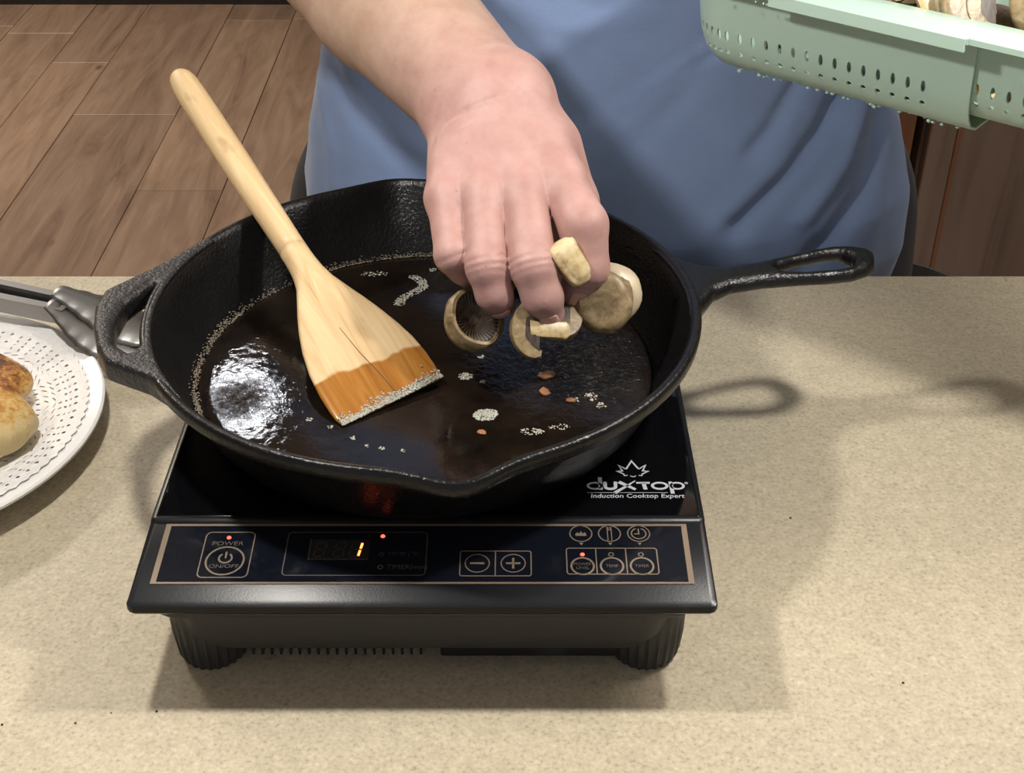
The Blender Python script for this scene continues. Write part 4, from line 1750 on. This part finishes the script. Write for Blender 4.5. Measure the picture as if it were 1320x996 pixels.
def upath(u_open, u_end, vw, R, inset, step):
    """U-shaped plan from the open end round the closed end; returns points and running length (fixed parameter)"""
    sgn = 1 if u_end > u_open else -1
    L = abs(u_end - u_open)
    n1 = max(2, int(round((L - R) / step / 2)) * 2)
    na = max(4, int(round(R * 1.57 / step / 2)) * 2)
    n2 = max(2, int(round((vw - 2 * R) / step / 2)) * 2)
    r = max(R - inset, .004)
    pts = []
    for i in range(n1):
        pts.append((u_open + sgn * (L - R) * i / n1, inset))
    for i in range(na):
        a = -math.pi / 2 + math.pi / 2 * i / na
        pts.append((u_open + sgn * (L - R + r * math.cos(a)), R + r * math.sin(a)))
    for i in range(n2):
        pts.append((u_open + sgn * (L - R + r), R + (vw - 2 * R) * i / n2))
    for i in range(na):
        a = math.pi / 2 * i / na
        pts.append((u_open + sgn * (L - R + r * math.cos(a)), vw - R + r * math.sin(a)))
    for i in range(n1 + 1):
        pts.append((u_open + sgn * (L - R) * (1 - i / n1), vw - inset))
    return pts


def colander_shell(u_open, u_end, vw, R, extra, step, skip):
    bm_ = bmesh.new()
    lines = [upath(u_open, u_end, vw, R, i + extra, step) for i, z in WALL]
    zk = 1.0 if extra == 0 else .88
    n = len(lines[0])
    vs_ = [[bm_.verts.new((p[0], p[1], z * zk)) for p in l] for l, (i, z) in zip(lines, WALL)]

    def cell(r, k, hw, hh):
        """two strips and two columns with an oval opening"""
        ids_ = [(r, k), (r, k + 1), (r, k + 2), (r + 1, k + 2), (r + 2, k + 2), (r + 2, k + 1), (r + 2, k), (r + 1, k)]
        ov = [vs_[a][b] for a, b in ids_]
        c = vs_[r + 1][k + 1].co
        iv = []
        for v_ in ov:
            d = v_.co - c
            iv.append(d)
        hx = (ov[3].co - ov[7].co) / 2
        hz = (ov[5].co - ov[1].co) / 2
        inn = []
        for j, ang in enumerate((225, 270, 315, 0, 45, 90, 135, 180)):
            ca_, sa_ = math.cos(R_(ang)), math.sin(R_(ang))
            inn.append(bm_.verts.new(c + hx.normalized() * (ca_ * hw) + hz.normalized() * (sa_ * hh)))
        for j in range(8):
            j2 = (j + 1) % 8
            bm_.faces.new((ov[j], ov[j2], inn[j2], inn[j]))
    done = set()
    k = 0
    cells = []
    while k + 2 < n:
        if k >= skip and k + 2 < n - skip:
            cells.append(k)
            k += 2
        else:
            k += 1
    for k in cells:
        cell(2, k, .0015, .0040)
        cell(4, k, .0017, .0019)
        for r in (2, 3, 4, 5):
            done |= {(r, k), (r, k + 1)}
    for r in range(len(WALL) - 1):
        for k in range(n - 1):
            if (r, k) not in done:
                bm_.faces.new((vs_[r][k], vs_[r][k + 1], vs_[r + 1][k + 1], vs_[r + 1][k]))
    # floor: strips between the two long sides of the U
    last = vs_[-1]
    i, j = 0, n - 1
    while j - i > 2:
        bm_.faces.new((last[i], last[i + 1], last[j - 1], last[j]))
        i += 1
        j -= 1
    if j - i == 2:
        bm_.faces.new((last[i], last[i + 1], last[j]))
    thicken(bm_, .0014)
    return bm_


def colander_rim(u_open, u_end, vw, R, extra, drop):
    """wide flat lip with a down-turned outer edge"""
    bm_ = bmesh.new()
    pr = [(0 + extra, -drop), (0 + extra, -.0012), (.0012 + extra, 0), (.016 + extra, .0008), (.031 + extra, -.0010), (.0335 + extra, -.0032),
          (.0315 + extra, -.0040), (.020 + extra, -.0030), (.0022 + extra, -.0026), (.0018 + extra, -drop)]
    lines = [upath(u_open, u_end, vw, R, i, .006) for i, z in pr]
    n = len(lines[0])
    loops_ = [[(lines[q][k][0], lines[q][k][1], pr[q][1]) for q in range(len(pr))] for k in range(n)]
    rings(bm_, loops_, True, True, True)
    return bm_


LEN, VW, RC = .214, .172, .055
outer = obj('outer_section', colander_shell(0.0, LEN, VW, RC, 0, .0046, 5), M_MINT, col, angle=45)
obj('outer_rim', colander_rim(0.0, LEN, VW, RC, 0, .0045), M_MINT, col, angle=40)
obj('rim_grip', boxm((.001, -.0004, -.0092), (.122, .0022, -.0009), .0006, 1), M_MINT, col)
inner_s = obj('inner_basket', colander_shell(.10, -.150, VW, RC, .0022, .0046, 1), M_MINT, col, angle=45)
obj('inner_rim', colander_rim(.004, -.150, VW, RC, .0012, .0045), M_MINT, col, angle=40)
# water drops under the rim and along the bottom edge
sp = []
for k in range(70):
    u = rnd.uniform(.004, LEN - .05)
    if rnd.random() < .35:
        sp.append((u, .0008, -.0082, rnd.uniform(.0005, .0009), 1.1))
    else:
        sp.append((min(u, LEN - .06), .0345 + rnd.uniform(-.002, .004), -.0652 - rnd.uniform(0, .0006), rnd.uniform(.0009, .0017), .8))
bubbles('water_drops', sp, M_MINT, col)

# mushroom slices heaped in the colander
pile = [
    (.052, .050, .0040, WHOLE, 35, 'cream mushroom slice leaning on the colander rim, leftmost in view'),
    (.030, .058, .0070, WHOLE, 160, 'curved mushroom slice with dark gills in the middle of the colander pile'),
    (.010, .050, .0020, ('cap', 'gills'), 80, 'arched mushroom cap slice over a dark hollow in the colander'),
    (-.012, .060, .0040, ('dome',), 200, 'domed tan mushroom cap at the right of the colander pile'),
    (.036, .085, .0060, ('dome',), 20, 'rounded mushroom cap behind the leaning slice in the colander'),
    (.066, .078, -.0020, ('cap', 'gills'), 250, 'mushroom slice at the far left of the colander pile'),
    (.020, .044, .0000, ('cutface', 'palecap'), 60, 'pale mushroom cap pressed against the inside of the colander rim'),
    (-.034, .050, .0010, WHOLE, 110, 'cream mushroom slice at the near right end of the pile'),
    (.000, .078, .0080, ('dome',), 130, 'tan mushroom cap on top of the middle of the pile'),
]
for i, (u, v_, w, parts, spin, lab) in enumerate(pile):
    loc = CO + U * u + V_ * v_ + Vector((0, 0, w))
    tow = (VIEW[0] + rnd.uniform(-.5, .5), VIEW[1] + rnd.uniform(-.2, .4), VIEW[2] + rnd.uniform(0, .5))
    mushroom(parts, loc, face_rot(tow, spin, rnd.uniform(-12, 12)), .95, lab, 'mushroom slices in the colander')
random.seed(8)
for i in range(46):
    u, v_ = rnd.uniform(-.06, .150), rnd.uniform(.056, .118)
    loc = CO + U * u + V_ * v_ + Vector((0, 0, -.052 + .011 * (i // 12)))
    mushroom(rnd.choice([WHOLE, ('cap', 'gills'), ('dome',)]), loc, (rnd.uniform(-.5, .5), rnd.uniform(-.5, .5), rnd.uniform(0, 6)), .95,
             'mushroom piece buried inside the colander pile', 'mushroom slices buried in the colander')
